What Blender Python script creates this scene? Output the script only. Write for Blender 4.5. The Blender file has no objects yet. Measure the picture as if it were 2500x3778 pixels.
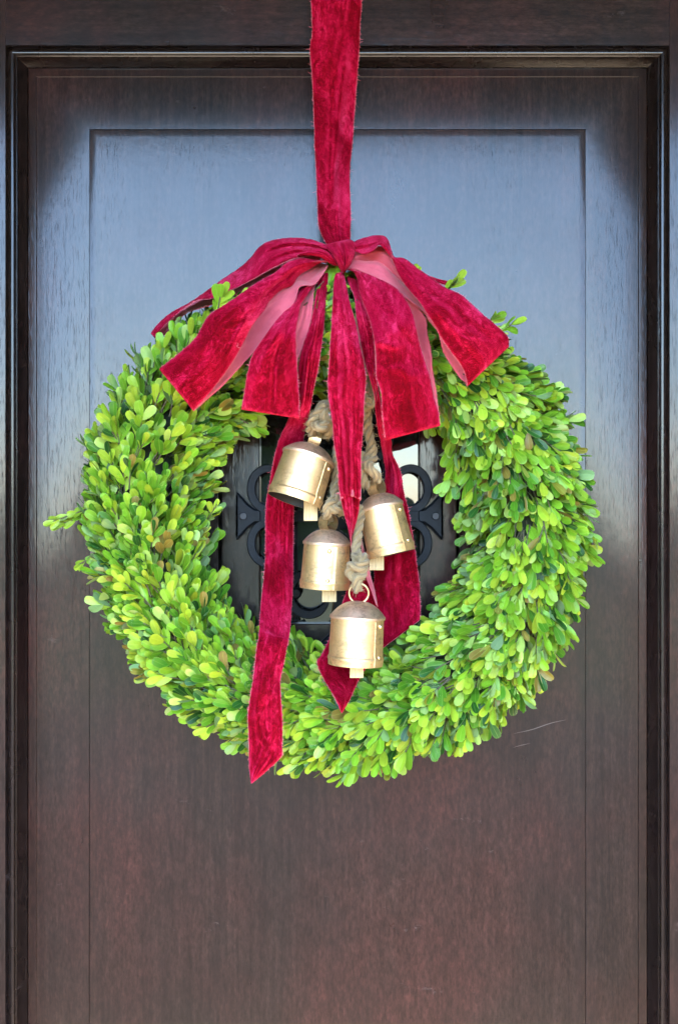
import bpy, bmesh, math, random
import numpy as np
from mathutils import Vector, Matrix, noise
from mathutils.bvhtree import BVHTree

R = math.radians
scene = bpy.context.scene
COL = scene.collection
random.seed(7)
rng = np.random.default_rng(11)

# ------------------------------------------------------------------ camera, sky, sun, exposure
CAM_D, CAM_Z, PX = 1.30, 1.50, 0.0003          # camera distance to the door panel, height, metres per photo pixel at the door
cam = bpy.data.cameras.new("camera")
cam_o = bpy.data.objects.new("camera", cam)
COL.objects.link(cam_o)
cam_o.location = (0, -CAM_D, CAM_Z)
cam_o.rotation_euler = (R(90), 0, 0)
cam.sensor_fit = 'VERTICAL'
cam.sensor_height = 36.0
cam.lens = 36.0 * CAM_D / (3778 * PX)
cam.clip_start, cam.clip_end = 0.05, 2000
scene.camera = cam_o

SUN_EL, SUN_AZ = R(58), R(-35)                 # azimuth from the way the camera's back faces, see below
world = bpy.data.worlds.new("World")
scene.world = world
world.use_nodes = True
wn, wl = world.node_tree.nodes, world.node_tree.links
wn.clear()
sky = wn.new('ShaderNodeTexSky'); sky.sky_type = 'NISHITA'; sky.sun_disc = False
sky.sun_elevation = SUN_EL
sky.air_density, sky.dust_density, sky.ozone_density = 1.0, 0.35, 3.0
bg = wn.new('ShaderNodeBackground'); bg.inputs['Strength'].default_value = 0.15
wo = wn.new('ShaderNodeOutputWorld')
wl.new(sky.outputs[0], bg.inputs[0]); wl.new(bg.outputs[0], wo.inputs[0])
sun = bpy.data.lights.new("sun", 'SUN'); sun.energy = 4.2; sun.angle = R(0.5); sun.color = (1, .91, .78)
sun_o = bpy.data.objects.new("sun", sun); COL.objects.link(sun_o)
# direction TO the sun: out in front of the door is -y
sd = Vector((math.sin(SUN_AZ) * math.cos(SUN_EL), -math.cos(SUN_AZ) * math.cos(SUN_EL), math.sin(SUN_EL)))
sun_o.rotation_euler = sd.to_track_quat('Z', 'Y').to_euler()
sun_o.location = (0, -3, 8)
sky.sun_rotation = math.atan2(sd.x, sd.y)
scene.view_settings.view_transform = 'Standard'
scene.view_settings.look = 'None'
scene.view_settings.gamma = 1
scene.view_settings.exposure = 4.48
scene.render.engine = 'CYCLES'
scene.cycles.use_denoising = True
scene.cycles.max_bounces = 10
scene.cycles.diffuse_bounces = 4
scene.cycles.caustics_reflective = False
scene.cycles.sample_clamp_indirect = 6

# ------------------------------------------------------------------ helpers
def P(u, v, d):
    """photo pixel (2500 x 3778) at a distance d in front of the door panel -> a point in metres"""
    k = (CAM_D - d) / CAM_D * PX
    return Vector(((u - 1250) * k, -d, CAM_Z + (1889 - v) * k))

def conv(x0, y0, s):
    return lambda pts: [(x0 + x / s, y0 + y / s) for x, y in pts]
zA3 = conv(900, 1700, 1.96); zA8 = conv(500, 2100, 1.568)
zB1 = conv(1080, 820, 3.92); zB2 = conv(550, 840, 2.24); zB3 = conv(1180, 840, 2.1778)
zB4 = conv(1080, 1350, 3.92); zB5 = conv(750, 1550, 1.568); zB6 = conv(1080, 0, 2.634)
zB7 = conv(950, 1480, 4.48); zB8 = conv(1150, 1750, 2.9625)

def tag(o, label=None, cat=None, group=None, kind=None):
    if label: o['label'] = label
    if cat: o['category'] = cat
    if group: o['group'] = group
    if kind: o['kind'] = kind
    return o

def empty(name, loc):
    o = bpy.data.objects.new(name, None)
    o.empty_display_size = 0.05
    COL.objects.link(o); o.location = loc
    return o

def mesh_obj(name, verts, faces, mats, parent=None, smooth=True, uvs=None, midx=None, auto=None, cols=None):
    me = bpy.data.meshes.new(name)
    off = Vector((0, 0, 0))
    if parent is not None:
        p = parent
        while p is not None:
            off += p.location; p = p.parent
    me.from_pydata([tuple(Vector(v) - off) for v in verts], [], faces)
    for m in (mats if isinstance(mats, (list, tuple)) else [mats]): me.materials.append(m)
    if midx is not None: me.polygons.foreach_set('material_index', midx)
    if uvs is not None:
        ul = me.uv_layers.new(name='UVMap')
        li = np.empty(len(me.loops), dtype=np.int32); me.loops.foreach_get('vertex_index', li)
        ul.data.foreach_set('uv', np.asarray(uvs, dtype=np.float32)[li].ravel())
    if cols is not None:
        ca = me.color_attributes.new('tint', 'FLOAT_COLOR', 'POINT')
        ca.data.foreach_set('color', np.asarray(cols, dtype=np.float32).ravel())
    me.polygons.foreach_set('use_smooth', [smooth] * len(me.polygons))
    if auto is not None:
        me.set_sharp_from_angle(angle=R(auto))
    me.update()
    o = bpy.data.objects.new(name, me)
    COL.objects.link(o)
    if parent is not None: o.parent = parent
    return o

class MB:
    def __init__(s): s.v = []; s.f = []; s.m = []; s.uv = []
    def add(s, v, f, m=0, uv=None):
        b = len(s.v); s.v += [tuple(x) for x in v]; s.f += [tuple(i + b for i in q) for q in f]; s.m += [m] * len(f)
        s.uv += (uv if uv is not None else [(0, 0)] * len(v))
    def box(s, a, b, m=0):
        (x0, y0, z0), (x1, y1, z1) = a, b
        s.add([(x0,y0,z0),(x1,y0,z0),(x1,y1,z0),(x0,y1,z0),(x0,y0,z1),(x1,y0,z1),(x1,y1,z1),(x0,y1,z1)],
              [(0,3,2,1),(4,5,6,7),(0,1,5,4),(1,2,6,5),(2,3,7,6),(3,0,4,7)], m)
    def tube(s, pts, rad, n=8, m=0, caps=True):
        pts = [Vector(p) for p in pts]; N = len(pts)
        rad = rad if isinstance(rad, (list, tuple, np.ndarray)) else [rad] * N
        t = [(pts[min(i+1,N-1)] - pts[max(i-1,0)]).normalized() for i in range(N)]
        ref = Vector((0,1,0)) if abs(t[0].y) < .9 else Vector((1,0,0))
        nrm = (ref - t[0]*ref.dot(t[0])).normalized()
        V = []; uv = []; L = 0
        for i in range(N):
            if i: L += (pts[i]-pts[i-1]).length
            nrm = (nrm - t[i]*nrm.dot(t[i])).normalized(); bi = t[i].cross(nrm)
            for j in range(n):
                a = 2*math.pi*j/n
                V.append(pts[i] + (nrm*math.cos(a) + bi*math.sin(a))*rad[i]); uv.append((j/n*2*math.pi*.006, L))
        F = [(i*n+j, i*n+(j+1)%n, (i+1)*n+(j+1)%n, (i+1)*n+j) for i in range(N-1) for j in range(n)]
        if caps: F += [tuple(range(n-1,-1,-1)), tuple(range((N-1)*n, N*n))]
        s.add(V, F, m, uv)
    def obj(s, name, mats, parent=None, smooth=True, auto=None, uv=False):
        return mesh_obj(name, s.v, s.f, mats, parent, smooth, s.uv if uv else None, s.m, auto)

def catmull(pts, n, closed=False):
    """resample a polyline of tuples to n points, Catmull-Rom, even by length"""
    p = np.array(pts, float)
    if len(p) == 2:
        t = np.linspace(0,1,n)[:,None]; return p[0]*(1-t)+p[1]*t
    q = np.vstack([2*p[0]-p[1], p, 2*p[-1]-p[-2]])
    out = []
    for i in range(1, len(q)-2):
        a,b,c,d = q[i-1],q[i],q[i+1],q[i+2]
        for t in np.linspace(0,1,14,endpoint=False):
            out.append(.5*((2*b)+(-a+c)*t+(2*a-5*b+4*c-d)*t*t+(-a+3*b-3*c+d)*t**3))
    out.append(q[-2]); out = np.array(out)
    L = np.r_[0, np.cumsum(np.linalg.norm(np.diff(out,axis=0),axis=1))]
    t = np.linspace(0, L[-1], n)
    return np.stack([np.interp(t, L, out[:,k]) for k in range(p.shape[1])], 1)

# ------------------------------------------------------------------ material helpers
def new_mat(name):
    m = bpy.data.materials.new(name); m.use_nodes = True
    nt = m.node_tree; nt.nodes.clear()
    out = nt.nodes.new('ShaderNodeOutputMaterial'); b = nt.nodes.new('ShaderNodeBsdfPrincipled')
    nt.links.new(b.outputs[0], out.inputs[0])
    return m, nt, b, out
def N(nt, t, **kw):
    n = nt.nodes.new(t)
    for k, v in kw.items():
        if k.startswith('i_'):
            key = k[2:]
            n.inputs[int(key) if key.isdigit() else key].default_value = v
        else: setattr(n, k, v)
    return n
def ramp(nt, src, stops, interp='LINEAR'):
    r = nt.nodes.new('ShaderNodeValToRGB'); r.color_ramp.interpolation = interp
    e = r.color_ramp.elements
    while len(e) < len(stops): e.new(0.5)
    for x, (p, c) in zip(e, stops):
        x.position = p; x.color = (c, c, c, 1) if isinstance(c, (int, float)) else (*c, 1)
    nt.links.new(src, r.inputs[0]); return r.outputs[0]
def mixc(nt, fac, a, b, mode='MIX'):
    m = nt.nodes.new('ShaderNodeMix'); m.data_type = 'RGBA'; m.blend_type = mode
    for s, val in ((m.inputs[0], fac), (m.inputs[6], a), (m.inputs[7], b)):
        if hasattr(val, 'is_output'): nt.links.new(val, s)
        elif isinstance(val, (int, float)): s.default_value = val
        else: s.default_value = (*val, 1)
    return m.outputs[2]
def math_(nt, op, a, b=0.0):
    m = nt.nodes.new('ShaderNodeMath'); m.operation = op
    for s, val in ((m.inputs[0], a), (m.inputs[1], b)):
        if hasattr(val, 'is_output'): nt.links.new(val, s)
        else: s.default_value = val
    return m.outputs[0]
def nz(nt, vec, scale=(1,1,1), detail=4, rough=.55, dist=0.0, loc=(0,0,0)):
    mp = nt.nodes.new('ShaderNodeMapping'); mp.inputs['Scale'].default_value = scale; mp.inputs['Location'].default_value = loc
    nt.links.new(vec, mp.inputs[0])
    n = nt.nodes.new('ShaderNodeTexNoise'); n.inputs['Scale'].default_value = 1; n.inputs['Detail'].default_value = detail
    n.inputs['Roughness'].default_value = rough; n.inputs['Distortion'].default_value = dist
    nt.links.new(mp.outputs[0], n.inputs['Vector']); return n.outputs[0]
def bump(nt, h, strength, distance, b, prev=None):
    n = nt.nodes.new('ShaderNodeBump'); n.inputs['Strength'].default_value = strength; n.inputs['Distance'].default_value = distance
    nt.links.new(h, n.inputs['Height'])
    if prev is not None: nt.links.new(prev, n.inputs['Normal'])
    if b is not None:
        nt.links.new(n.outputs[0], b.inputs['Normal']); nt.links.new(n.outputs[0], b.inputs['Coat Normal'])
    return n.outputs[0]

def wood_mat(name, vertical=True, dark=(.0066,.0037,.0029), light=(.0185,.0098,.0072), red=(.0290,.0084,.0062), rough=.32, cath=False):
    m, nt, b, out = new_mat(name)
    geo = N(nt, 'ShaderNodeNewGeometry'); pos = geo.outputs['Position']
    g = (lambda a, l: (a, a*.3, l)) if vertical else (lambda a, l: (l, a*.3, a))
    streak = nz(nt, pos, g(160, 5), 5, .65, .4)
    broad = nz(nt, pos, g(9, 3), 4, .6, .8, (3,1,7))
    blot = nz(nt, pos, (5,5,3.4), 3, .6, 0, (8,2,1))
    c = mixc(nt, ramp(nt, streak, [(.35,0),(.68,1)]), dark, light)
    c = mixc(nt, ramp(nt, blot, [(.42,0),(.66,.75)]), c, red)
    c = mixc(nt, ramp(nt, broad, [(.3,.82),(.6,1)]), (0,0,0), c, 'MIX')
    pore = nz(nt, pos, g(760, 55), 3, .75, 0, (1,5,2))
    pmask = nz(nt, pos, g(16, 3), 2, .5, 0, (4,4,4))
    pr = ramp(nt, pore, [(.30,0),(.43,1)])
    pr2 = mixc(nt, ramp(nt, pmask, [(.35,.35),(.62,1)]), (1,1,1), pr)
    c = mixc(nt, .55, c, mixc(nt, 1.0, c, pr2, 'MULTIPLY'))
    mo = nz(nt, pos, g(70, 32), 7, .78, .3, (2,2,6))
    c = mixc(nt, 1.0, c, ramp(nt, mo, [(.30,.65),(.50,.95),(.70,1.35)]), 'MULTIPLY')
    mo2 = nz(nt, pos, g(330, 110), 4, .7, 0, (7,2,6))
    c = mixc(nt, 1.0, c, ramp(nt, mo2, [(.33,.50),(.50,1.0),(.67,1.6)]), 'MULTIPLY')
    # wear: small pale scuffs
    sc = nz(nt, pos, (26,26,60), 6, .75, 0, (2,8,3)); sc2 = nz(nt, pos, (6,6,9), 2, .5, 0, (9,1,0))
    wear = math_(nt, 'MULTIPLY', ramp(nt, sc, [(.63,0),(.72,1)]), ramp(nt, sc2, [(.48,0),(.62,.5)]))
    c = mixc(nt, wear, c, (.10,.075,.07))
    nt.links.new(c, b.inputs['Base Color'])
    rr = nz(nt, pos, (22,22,12), 4, .6, 0, (0,3,9))
    rv = N(nt, 'ShaderNodeMapRange', i_1=.3, i_2=.7, i_3=rough-.05, i_4=rough+.07); nt.links.new(rr, rv.inputs[0])
    nt.links.new(math_(nt, 'ADD', rv.outputs[0], math_(nt, 'MULTIPLY', wear, .2)), b.inputs['Roughness'])
    b.inputs['IOR'].default_value = 1.5; b.inputs['Coat Weight'].default_value = .40; b.inputs['Specular IOR Level'].default_value = .08; b.inputs['Coat IOR'].default_value = 1.55; b.inputs['Coat Roughness'].default_value = .13
    n1 = bump(nt, streak, .05, .0006, None)
    n2 = bump(nt, pr2, .22 if vertical else .09, .0004, None, n1)
    orange = nz(nt, pos, (150,150,110), 3, .5, 0, (5,5,5))
    n3 = bump(nt, orange, .05, .0009, None if cath else b, n2)
    if cath:   # the flame figure of the veneer, felt as fine raised lines
        mp = N(nt, 'ShaderNodeMapping'); mp.inputs['Scale'].default_value = (7.0, 1, .75); nt.links.new(pos, mp.inputs[0])
        w = N(nt, 'ShaderNodeTexNoise'); w.inputs['Scale'].default_value = 1; w.inputs['Detail'].default_value = 2; w.inputs['Distortion'].default_value = .5
        nt.links.new(mp.outputs[0], w.inputs['Vector'])
        fr = math_(nt, 'FRACT', math_(nt, 'MULTIPLY', w.outputs[0], 16))
        bump(nt, ramp(nt, fr, [(.0,0),(.08,1),(.5,.9),(1,.8)]), .06, .0005, b, n3)
    return m

WOOD_V = wood_mat('dark_wood_upright'); WOOD_H = wood_mat('dark_wood_level', False)
WOOD_P = wood_mat('dark_wood_panel', True, cath=True)
WOOD_M = wood_mat('dark_wood_moulding', True, dark=(.0055,.0036,.0031), light=(.010,.0063,.0054), red=(.011,.0052,.0046), rough=.26)
WOOD_MH = wood_mat('dark_wood_moulding_level', False, dark=(.0055,.0036,.0031), light=(.010,.0063,.0054), red=(.011,.0052,.0046), rough=.26)

def plain(name, col, rough=.6, metal=0, bump_s=None, var=None):
    m, nt, b, out = new_mat(name)
    b.inputs['Base Color'].default_value = (*col, 1); b.inputs['Roughness'].default_value = rough; b.inputs['Metallic'].default_value = metal
    if var or bump_s:
        geo = N(nt, 'ShaderNodeNewGeometry')
        n = nz(nt, geo.outputs['Position'], (bump_s or 60,)*3, 5, .65)
        if var: nt.links.new(mixc(nt, ramp(nt, n, [(.35,0),(.65,1)]), col, var), b.inputs['Base Color'])
        if bump_s: bump(nt, n, .35, .001, b)
    return m
IRON = plain('black_iron', (.0025,.0030,.0040), .5, 0, 220, (.0055,.0066,.0085))
IRON.node_tree.nodes['Principled BSDF'].inputs['Specular IOR Level'].default_value = .13
GROOVE = plain('groove_shadow_wood', (.012,.008,.007), .6)

# ------------------------------------------------------------------ the place in front of the door (seen in the door's gloss and lighting it)
def structure(name, mb, mat, smooth=False):
    return tag(mb.obj(name, mat, None, smooth), kind='structure')
STUCCO = plain('stucco', (.11,.085,.068), .9, 0, 40, (.14,.11,.088))
PLANK = plain('porch_boards', (.045,.034,.028), .7, 0, 12, (.06,.045,.036))
PAVER = plain('stone_floor', (.34,.28,.21), .75, 0, 9, (.42,.35,.26))
BRICK = plain('brick_paving', (.028,.016,.012), .85, 0, 9, (.040,.022,.016))
LAWN = plain('lawn', (.030,.042,.016), .95, 0, 3, (.045,.06,.022))
HEDGE = plain('hedge_leaves', (.022,.05,.014), .9, 0, 2.5, (.06,.09,.02))
OX, OY, OZ = 0.88, -1.20, 2.36
w = MB()
w.box((-6,.05,0),(-.62,.30,5.2)); w.box((.62,.05,0),(6,.30,5.2)); w.box((-.62,.05,2.32),(.62,.30,5.2))
structure('house_wall', w, STUCCO)
w = MB()
w.box((-OX-.30,OY,0),(-OX,.049,OZ+.3)); w.box((OX,OY,0),(OX+.30,.049,OZ+.3))
w.box((-6,OY-.2,0),(-OX-.003,OY-.003,5.2)); w.box((OX+.003,OY-.2,0),(6,OY-.003,5.2)); w.box((-OX-.003,OY-.2,OZ),(OX+.003,OY-.003,5.2))
structure('porch_wall', w, STUCCO)
w = MB(); w.box((-OX,OY,OZ+.06),(OX,.049,OZ+.12)); structure('porch_ceiling', w, PLANK)
w = MB(); w.box((-6.2,OY-.25,5.203),(6.2,1.2,5.4)); structure('house_roof', w, PLANK)
w = MB(); w.box((-OX-.29,OY-.6,-.15),(OX+.29,.6,0)); structure('porch_floor', w, PAVER)
w = MB(); w.box((-4,-9,-.15),(4,OY-.65,-.10)); structure('path', w, BRICK)
w = MB(); w.box((-600,-600,-.5),(600,600,-.16)); structure('ground', w, LAWN)
# a hedge and trees across the road, one far mass
V, F = [], []
nx, nzv = 420, 12
for i in range(nx+1):
    x = -70 + 140*i/nx
    h = 2.25 + 2.4/(1+math.exp((x-.3)*3))/(1+math.exp((-4.5-x)*2)) + 1.5*noise.noise(Vector((x*.12,0,3))) + .8*noise.noise(Vector((x*.5,2,3)))
    gap = math.exp(-((x-2.3)/1.1)**4)*(.8+.2*math.sin(x*9))
    h = h*(1-gap) + 1.75*gap
    for j in range(nzv+1):
        t = j/nzv
        V.append((x + .5*noise.noise(Vector((x*.9,t*4,9))), -34 - 2.0*math.sin(t*math.pi*.5+.3) + 1.2*noise.noise(Vector((x*.7,t*5,1))) + 2.2*t, -.2 + t*h))
for i in range(nx):
    for j in range(nzv): F.append((i*(nzv+1)+j, (i+1)*(nzv+1)+j, (i+1)*(nzv+1)+j+1, i*(nzv+1)+j+1))
tag(mesh_obj('tree_line', V, F, HEDGE), kind='stuff')

# ------------------------------------------------------------------ the door
door = tag(empty('front_door', (0, 0, 0)), 'dark brown wooden front door with raised panel and small grilled window', 'door', None, 'thing')

def pxx(u, d): return (u - 1250) * PX * (CAM_D - d) / CAM_D
def pzz(v, d): return CAM_Z + (1889 - v) * PX * (CAM_D - d) / CAM_D

RL, RT, RR, RB = 22, 169, 2467, 5960         # outer line of the moulding, photo pixels
def ring_side(profile, side, tuck=0.0):
    """one side of a mitred frame: profile = [(offset px inward, depth)]"""
    V = []
    for o, d in profile:
        l, t, r, b = pxx(RL+o, d), pzz(RT+o, d), pxx(RR-o, d), pzz(RB-o, d)
        e = tuck
        V += {'T': [(l+e,-d,t),(r-e,-d,t)], 'B': [(r-e,-d,b),(l+e,-d,b)], 'L': [(l,-d,b+e),(l,-d,t-e)], 'R': [(r,-d,t-e),(r,-d,b+e)]}[side]
    F = [(2*i, 2*i+2, 2*i+3, 2*i+1) for i in range(len(profile)-1)]
    return V, F
# bolection moulding: back edge, fillet, bead, crease, cove slope
mould = [(0,.002),(0,.0150),(3,.0156),(4,.0148),(6,.0152)]
for a in np.linspace(0, math.pi, 9)[0:]:
    mould.append((21 - 14*math.cos(a), .0155 + .0040*math.sin(a)))
mould += [(36,.0135),(40,.0128)]
for t in np.linspace(0,1,7): mould.append((42 + 38*t, .0128 - .0125*(t**.85)))
mould += [(82,-.002),(82,-.006)]
for side in 'TLRB':
    V, F = ring_side(mould, side, 0.0)
    o = mesh_obj('moulding', V, F, WOOD_MH if side in 'TB' else WOOD_M, door, True, auto=28)

# stiles and rails outside the moulding
DH = 2.30; DW = 0.50; sf = .0145
xl, xr, zt, zb = pxx(RL,sf)-.0004, pxx(RR,sf)+.0004, pzz(RT,sf)+.0004, pzz(RB,sf)-.0004
for a, b in (((-DW,-sf,0),(xl,.045,DH)), ((xr,-sf,0),(DW,.045,DH))):
    w = MB(); w.box(a, b); o = w.obj('stile', WOOD_V, door, False)
for a, b in (((xl+.0004,-sf-.0002,zt),(xr-.0004,.045,DH)), ((xl+.0004,-sf-.0002,0),(xr-.0004,.045,zb))):
    w = MB(); w.box(a, b); w.obj('rail', WOOD_H, door, False)

# raised panel: border, bevel that rises in a soft curve, fine step, eased field with the hole of the window
WL, WT, WR, WB = 806, 1330, 1694, 2452        # window cut-out
prof = [(80,-.0060),(83,-.0004),(84.5,.0000),(87,.0002),(112,.0011),(113.5,-.0002),(116,-.0006)]
for t in np.linspace(0,1,16)[1:]: prof.append((116 + 190*t, -.0006 + .0037*(1-(1-t)**2.1)))
prof += [(307.3,.0031),(308,.0019),(309.6,.0019),(310.5,.0036)]
for t in np.linspace(0,1,8)[1:]: prof.append((310.5 + 26*t, .0036 + .0005*(1-(1-t)**2)))
fd = prof[-1][1]; fo = prof[-1][0]
mb = MB()
for side in 'TLRB':
    V, F = ring_side(prof, side); mb.add(V, F)
l,t,r,b = pxx(RL+fo,fd), pzz(RT+fo,fd), pxx(RR-fo,fd), pzz(RB-fo,fd)
hl,ht,hr,hb = pxx(WL,fd), pzz(WT,fd), pxx(WR,fd), pzz(WB,fd)
y = -fd
mb.add([(l,y,t),(r,y,t),(r,y,b),(l,y,b),(hl,y,ht),(hr,y,ht),(hr,y,hb),(hl,y,hb)], [(0,4,5,1),(1,5,6,2),(2,6,7,3),(3,7,4,0)])
mb.add([(hl,y,ht),(hr,y,ht),(hr,y,hb),(hl,y,hb),(hl,.03,ht),(hr,.03,ht),(hr,.03,hb),(hl,.03,hb)], [(0,4,5,1),(1,5,6,2),(2,6,7,3),(3,7,4,0)])
panel = mesh_obj('raised_panel', mb.v, mb.f, WOOD_P, door, True, auto=20)
bm = bmesh.new(); bm.from_mesh(panel.data); bmesh.ops.remove_doubles(bm, verts=bm.verts, dist=1e-6); bmesh.ops.recalc_face_normals(bm, faces=bm.faces)
bm.to_mesh(panel.data); bm.free(); panel.data.set_sharp_from_angle(angle=R(20))

SCR = plain('bare_scratch', (.085,.068,.062), .7)
def scratch(pts, wd, par, d):
    q = MB(); P_ = [P(u_, v_, d) for u_, v_ in catmull(pts, 9)]; n_ = len(P_)
    for i_, p_ in enumerate(P_):
        t_ = (P_[min(i_+1,n_-1)]-P_[max(i_-1,0)]).normalized(); o_ = Vector((-t_.z,0,t_.x))*wd*PX*math.sin(math.pi*(i_+.6)/(n_+.2))
        q.v += [tuple(p_+o_), tuple(p_-o_)]; q.uv += [(0,0)]*2
    q.f = [(2*i_,2*i_+1,2*i_+3,2*i_+2) for i_ in range(n_-1)]; q.m = [0]*(n_-1)
    q.obj('scratch', SCR, par, False)
scratch([(1895,2706),(1960,2692),(2030,2668),(2086,2656)], 1.3, panel, fd+.00012)
scratch([(1890,2758),(1920,2750),(1955,2742)], .8, panel, fd+.00012)
# window: casing (backing seen in the gaps), four boards, pane
def board(name, u0, v0, u1, v1, d, back, mat, parent, ch=3):
    x0,x1,z1,z0 = pxx(u0,d),pxx(u1,d),pzz(v0,d),pzz(v1,d); c = ch*PX
    V = [(x0+c,-d,z0+c),(x1-c,-d,z0+c),(x1-c,-d,z1-c),(x0+c,-d,z1-c),(x0,-d+c,z0),(x1,-d+c,z0),(x1,-d+c,z1),(x0,-d+c,z1),
         (x0,-back,z0),(x1,-back,z0),(x1,-back,z1),(x0,-back,z1)]
    F = [(0,1,2,3)] + [(i,4+i,4+(i+1)%4,(i+1)%4) for i in range(4)] + [(4+i,8+i,8+(i+1)%4,4+(i+1)%4) for i in range(4)]
    return mesh_obj(name, V, F, mat, parent, False)
w = MB(); x0,x1,z1,z0 = pxx(WL-20,0),pxx(WR+20,0),pzz(WT-20,0),pzz(WB+20,0)
w.box((x0,.031,z0),(x1,.04,z1))
window = w.obj('window', GROOVE, door, False)
OL, OT, OR, OB = 958, 1478, 1546, 2302       # glass opening
board('frame_board', 818, 1342, OL, 2440, .0070, -.025, WOOD_V, window)
board('frame_board', OR, 1342, 1682, 2440, .0070, -.025, WOOD_V, window)
board('frame_board', OL+1, 1342, OR-1, OT, .0068, -.025, WOOD_H, window)
board('frame_board', OL+1, OB, OR-1, 2440, .0068, -.025, WOOD_H, window)
m, nt, b, out = new_mat('window_glass')
b.inputs['Base Color'].default_value = (.012,.013,.014,1); b.inputs['Roughness'].default_value = .02; b.inputs['IOR'].default_value = 1.5
geo = N(nt, 'ShaderNodeNewGeometry'); bump(nt, nz(nt, geo.outputs['Position'], (14,14,14), 3, .6), .05, .004, b)
GLASS = m
w = MB(); w.box((pxx(OL-8,-.006),.006,pzz(OB+8,-.006)),(pxx(OR+8,-.006),.010,pzz(OT-8,-.006)))
w.obj('pane', GLASS, window, False)

# iron grille over the window
GU, GV = 1252, 1904
def flat_shape(mb, outline, d0, d1, ch=.0012):
    """outline in photo pixels, counter-clockwise or not, made into a plate with chamfered front"""
    pts = [P(u, v, d1) for u, v in outline]
    a = sum(pts[i].x*pts[(i+1)%len(pts)].z - pts[(i+1)%len(pts)].x*pts[i].z for i in range(len(pts)))
    if a < 0: pts.reverse()
    n = len(pts); ins = []
    for i in range(n):
        e1 = (pts[i]-pts[i-1]); e2 = (pts[(i+1)%n]-pts[i])
        n1 = Vector((-e1.z,0,e1.x)).normalized(); n2 = Vector((-e2.z,0,e2.x)).normalized()
        nn = (n1+n2); nn = nn.normalized() if nn.length > 1e-6 else n1
        ins.append(pts[i] + nn*ch)
    V = [(p.x,-d1,p.z) for p in ins] + [(p.x,-d1+ch,p.z) for p in pts] + [(p.x,-d0,p.z) for p in pts]
    F = [tuple(range(n))] + [(i, n+i, n+(i+1)%n, (i+1)%n) for i in range(n)] + [(n+i, 2*n+i, 2*n+(i+1)%n, n+(i+1)%n) for i in range(n)]
    mb.add(V, F)
def band(mb, path, width, d0, d1):
    p = np.array(path, float); n = len(p)
    t = np.gradient(p, axis=0); t /= np.linalg.norm(t, axis=1)[:,None]; nr = np.stack([-t[:,1], t[:,0]],1)
    wd = np.asarray(width)*np.ones(n)
    L = p + nr*wd[:,None]/2; Rr = p - nr*wd[:,None]/2; c = 3.0
    Li = p + nr*(wd[:,None]/2-c); Ri = p - nr*(wd[:,None]/2-c)
    V = []
    for i in range(n):
        for q, d in ((L,d0),(L,d1-.001),(Li,d1),(Ri,d1),(Rr,d1-.001),(Rr,d0)): V.append(P(q[i][0], q[i][1], d))
    F = [(i*6+j, (i+1)*6+j, (i+1)*6+(j+1)%6, i*6+(j+1)%6) for i in range(n-1) for j in range(6)]
    F += [tuple(range(5,-1,-1)), tuple(range((n-1)*6, n*6))]
    mb.add(V, F)
g = MB()
outl = []
for k in range(4):
    for a, r in ((0,46),(45,62)): outl.append((GU + r*math.cos(R(a+90*k)), GV + r*math.sin(R(a+90*k))))
flat_shape(g, [(GU + 70*math.cos(R(a)), GV + 70*math.sin(R(a))) for a in (45,135,225,315)], .008, .021)
grille = mesh_obj('grille', g.v, g.f, IRON, door, False)
def bar(path, wdt, d0=.009, d1=.018):
    q = MB(); band(q, catmull(path, 12), wdt, d0, d1); q.obj('bar', IRON, grille, True, 30)
HX, VY = 290, 395
bar([(GU-HX,GV+1),(GU-68,GV)], 42); bar([(GU+68,GV),(GU+HX,GV+1)], 42)
bar([(GU,GV-VY),(GU,GV-68)], 42); bar([(GU,GV+68),(GU,GV+VY)], 42)
def fishtail(rot, reach, px):
    base = [(0,-22),(24,-26),(48,-44),(70,-68),(88,-87),(92,-88),(94,-70),(95,0),(94,70),(92,88),(88,87),(70,68),(48,44),(24,26),(0,22)]
    c, s = math.cos(rot), math.sin(rot)
    pts = [(GU + c*(reach+x) - s*y, GV + s*(reach+x) + c*y) for x, y in base]
    q = MB(); flat_shape(q, pts, .0075, .0165, .0022); e = q.obj('end_plate', IRON, grille, False)
    u, v = GU + c*(reach+66), GV + s*(reach+66)
    q = MB(); o = P(u, v, .0165)
    ring = [(o.x + PX*15*rr*math.cos(a), -dd, o.z + PX*15*rr*math.sin(a)) for rr, dd in ((1,.0155),(1,.0178),(.8,.0186)) for a in np.linspace(0,2*math.pi,16,endpoint=False)]
    q.add(ring, [(i*16+j, i*16+(j+1)%16, (i+1)*16+(j+1)%16, (i+1)*16+j) for i in range(2) for j in range(16)] + [tuple(range(32,48))])
    q.obj('screw', SCREW, grille, True, 30)
    q = MB()
    for aa in (.5, .5+math.pi/2):
        ca, sa = math.cos(aa), math.sin(aa); L_, W_ = PX*9, PX*2
        q.add([(o.x+ca*x-sa*z_, -.01868, o.z+sa*x+ca*z_) for x, z_ in ((-L_,-W_),(L_,-W_),(L_,W_),(-L_,W_))], [(0,1,2,3)])
        aa
    q2 = q.obj('screw_slot', GROOVE, grille, False)
    for vv in list(q2.data.vertices)[4:]: vv.co.y -= .00004
SCREW = plain('dull_screw', (.007,.0075,.009), .6, 0)
fishtail(math.pi, HX-2, 0); fishtail(0, HX-2, 0); fishtail(-math.pi/2, VY-2, 0); fishtail(math.pi/2, VY-2, 0)
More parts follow.
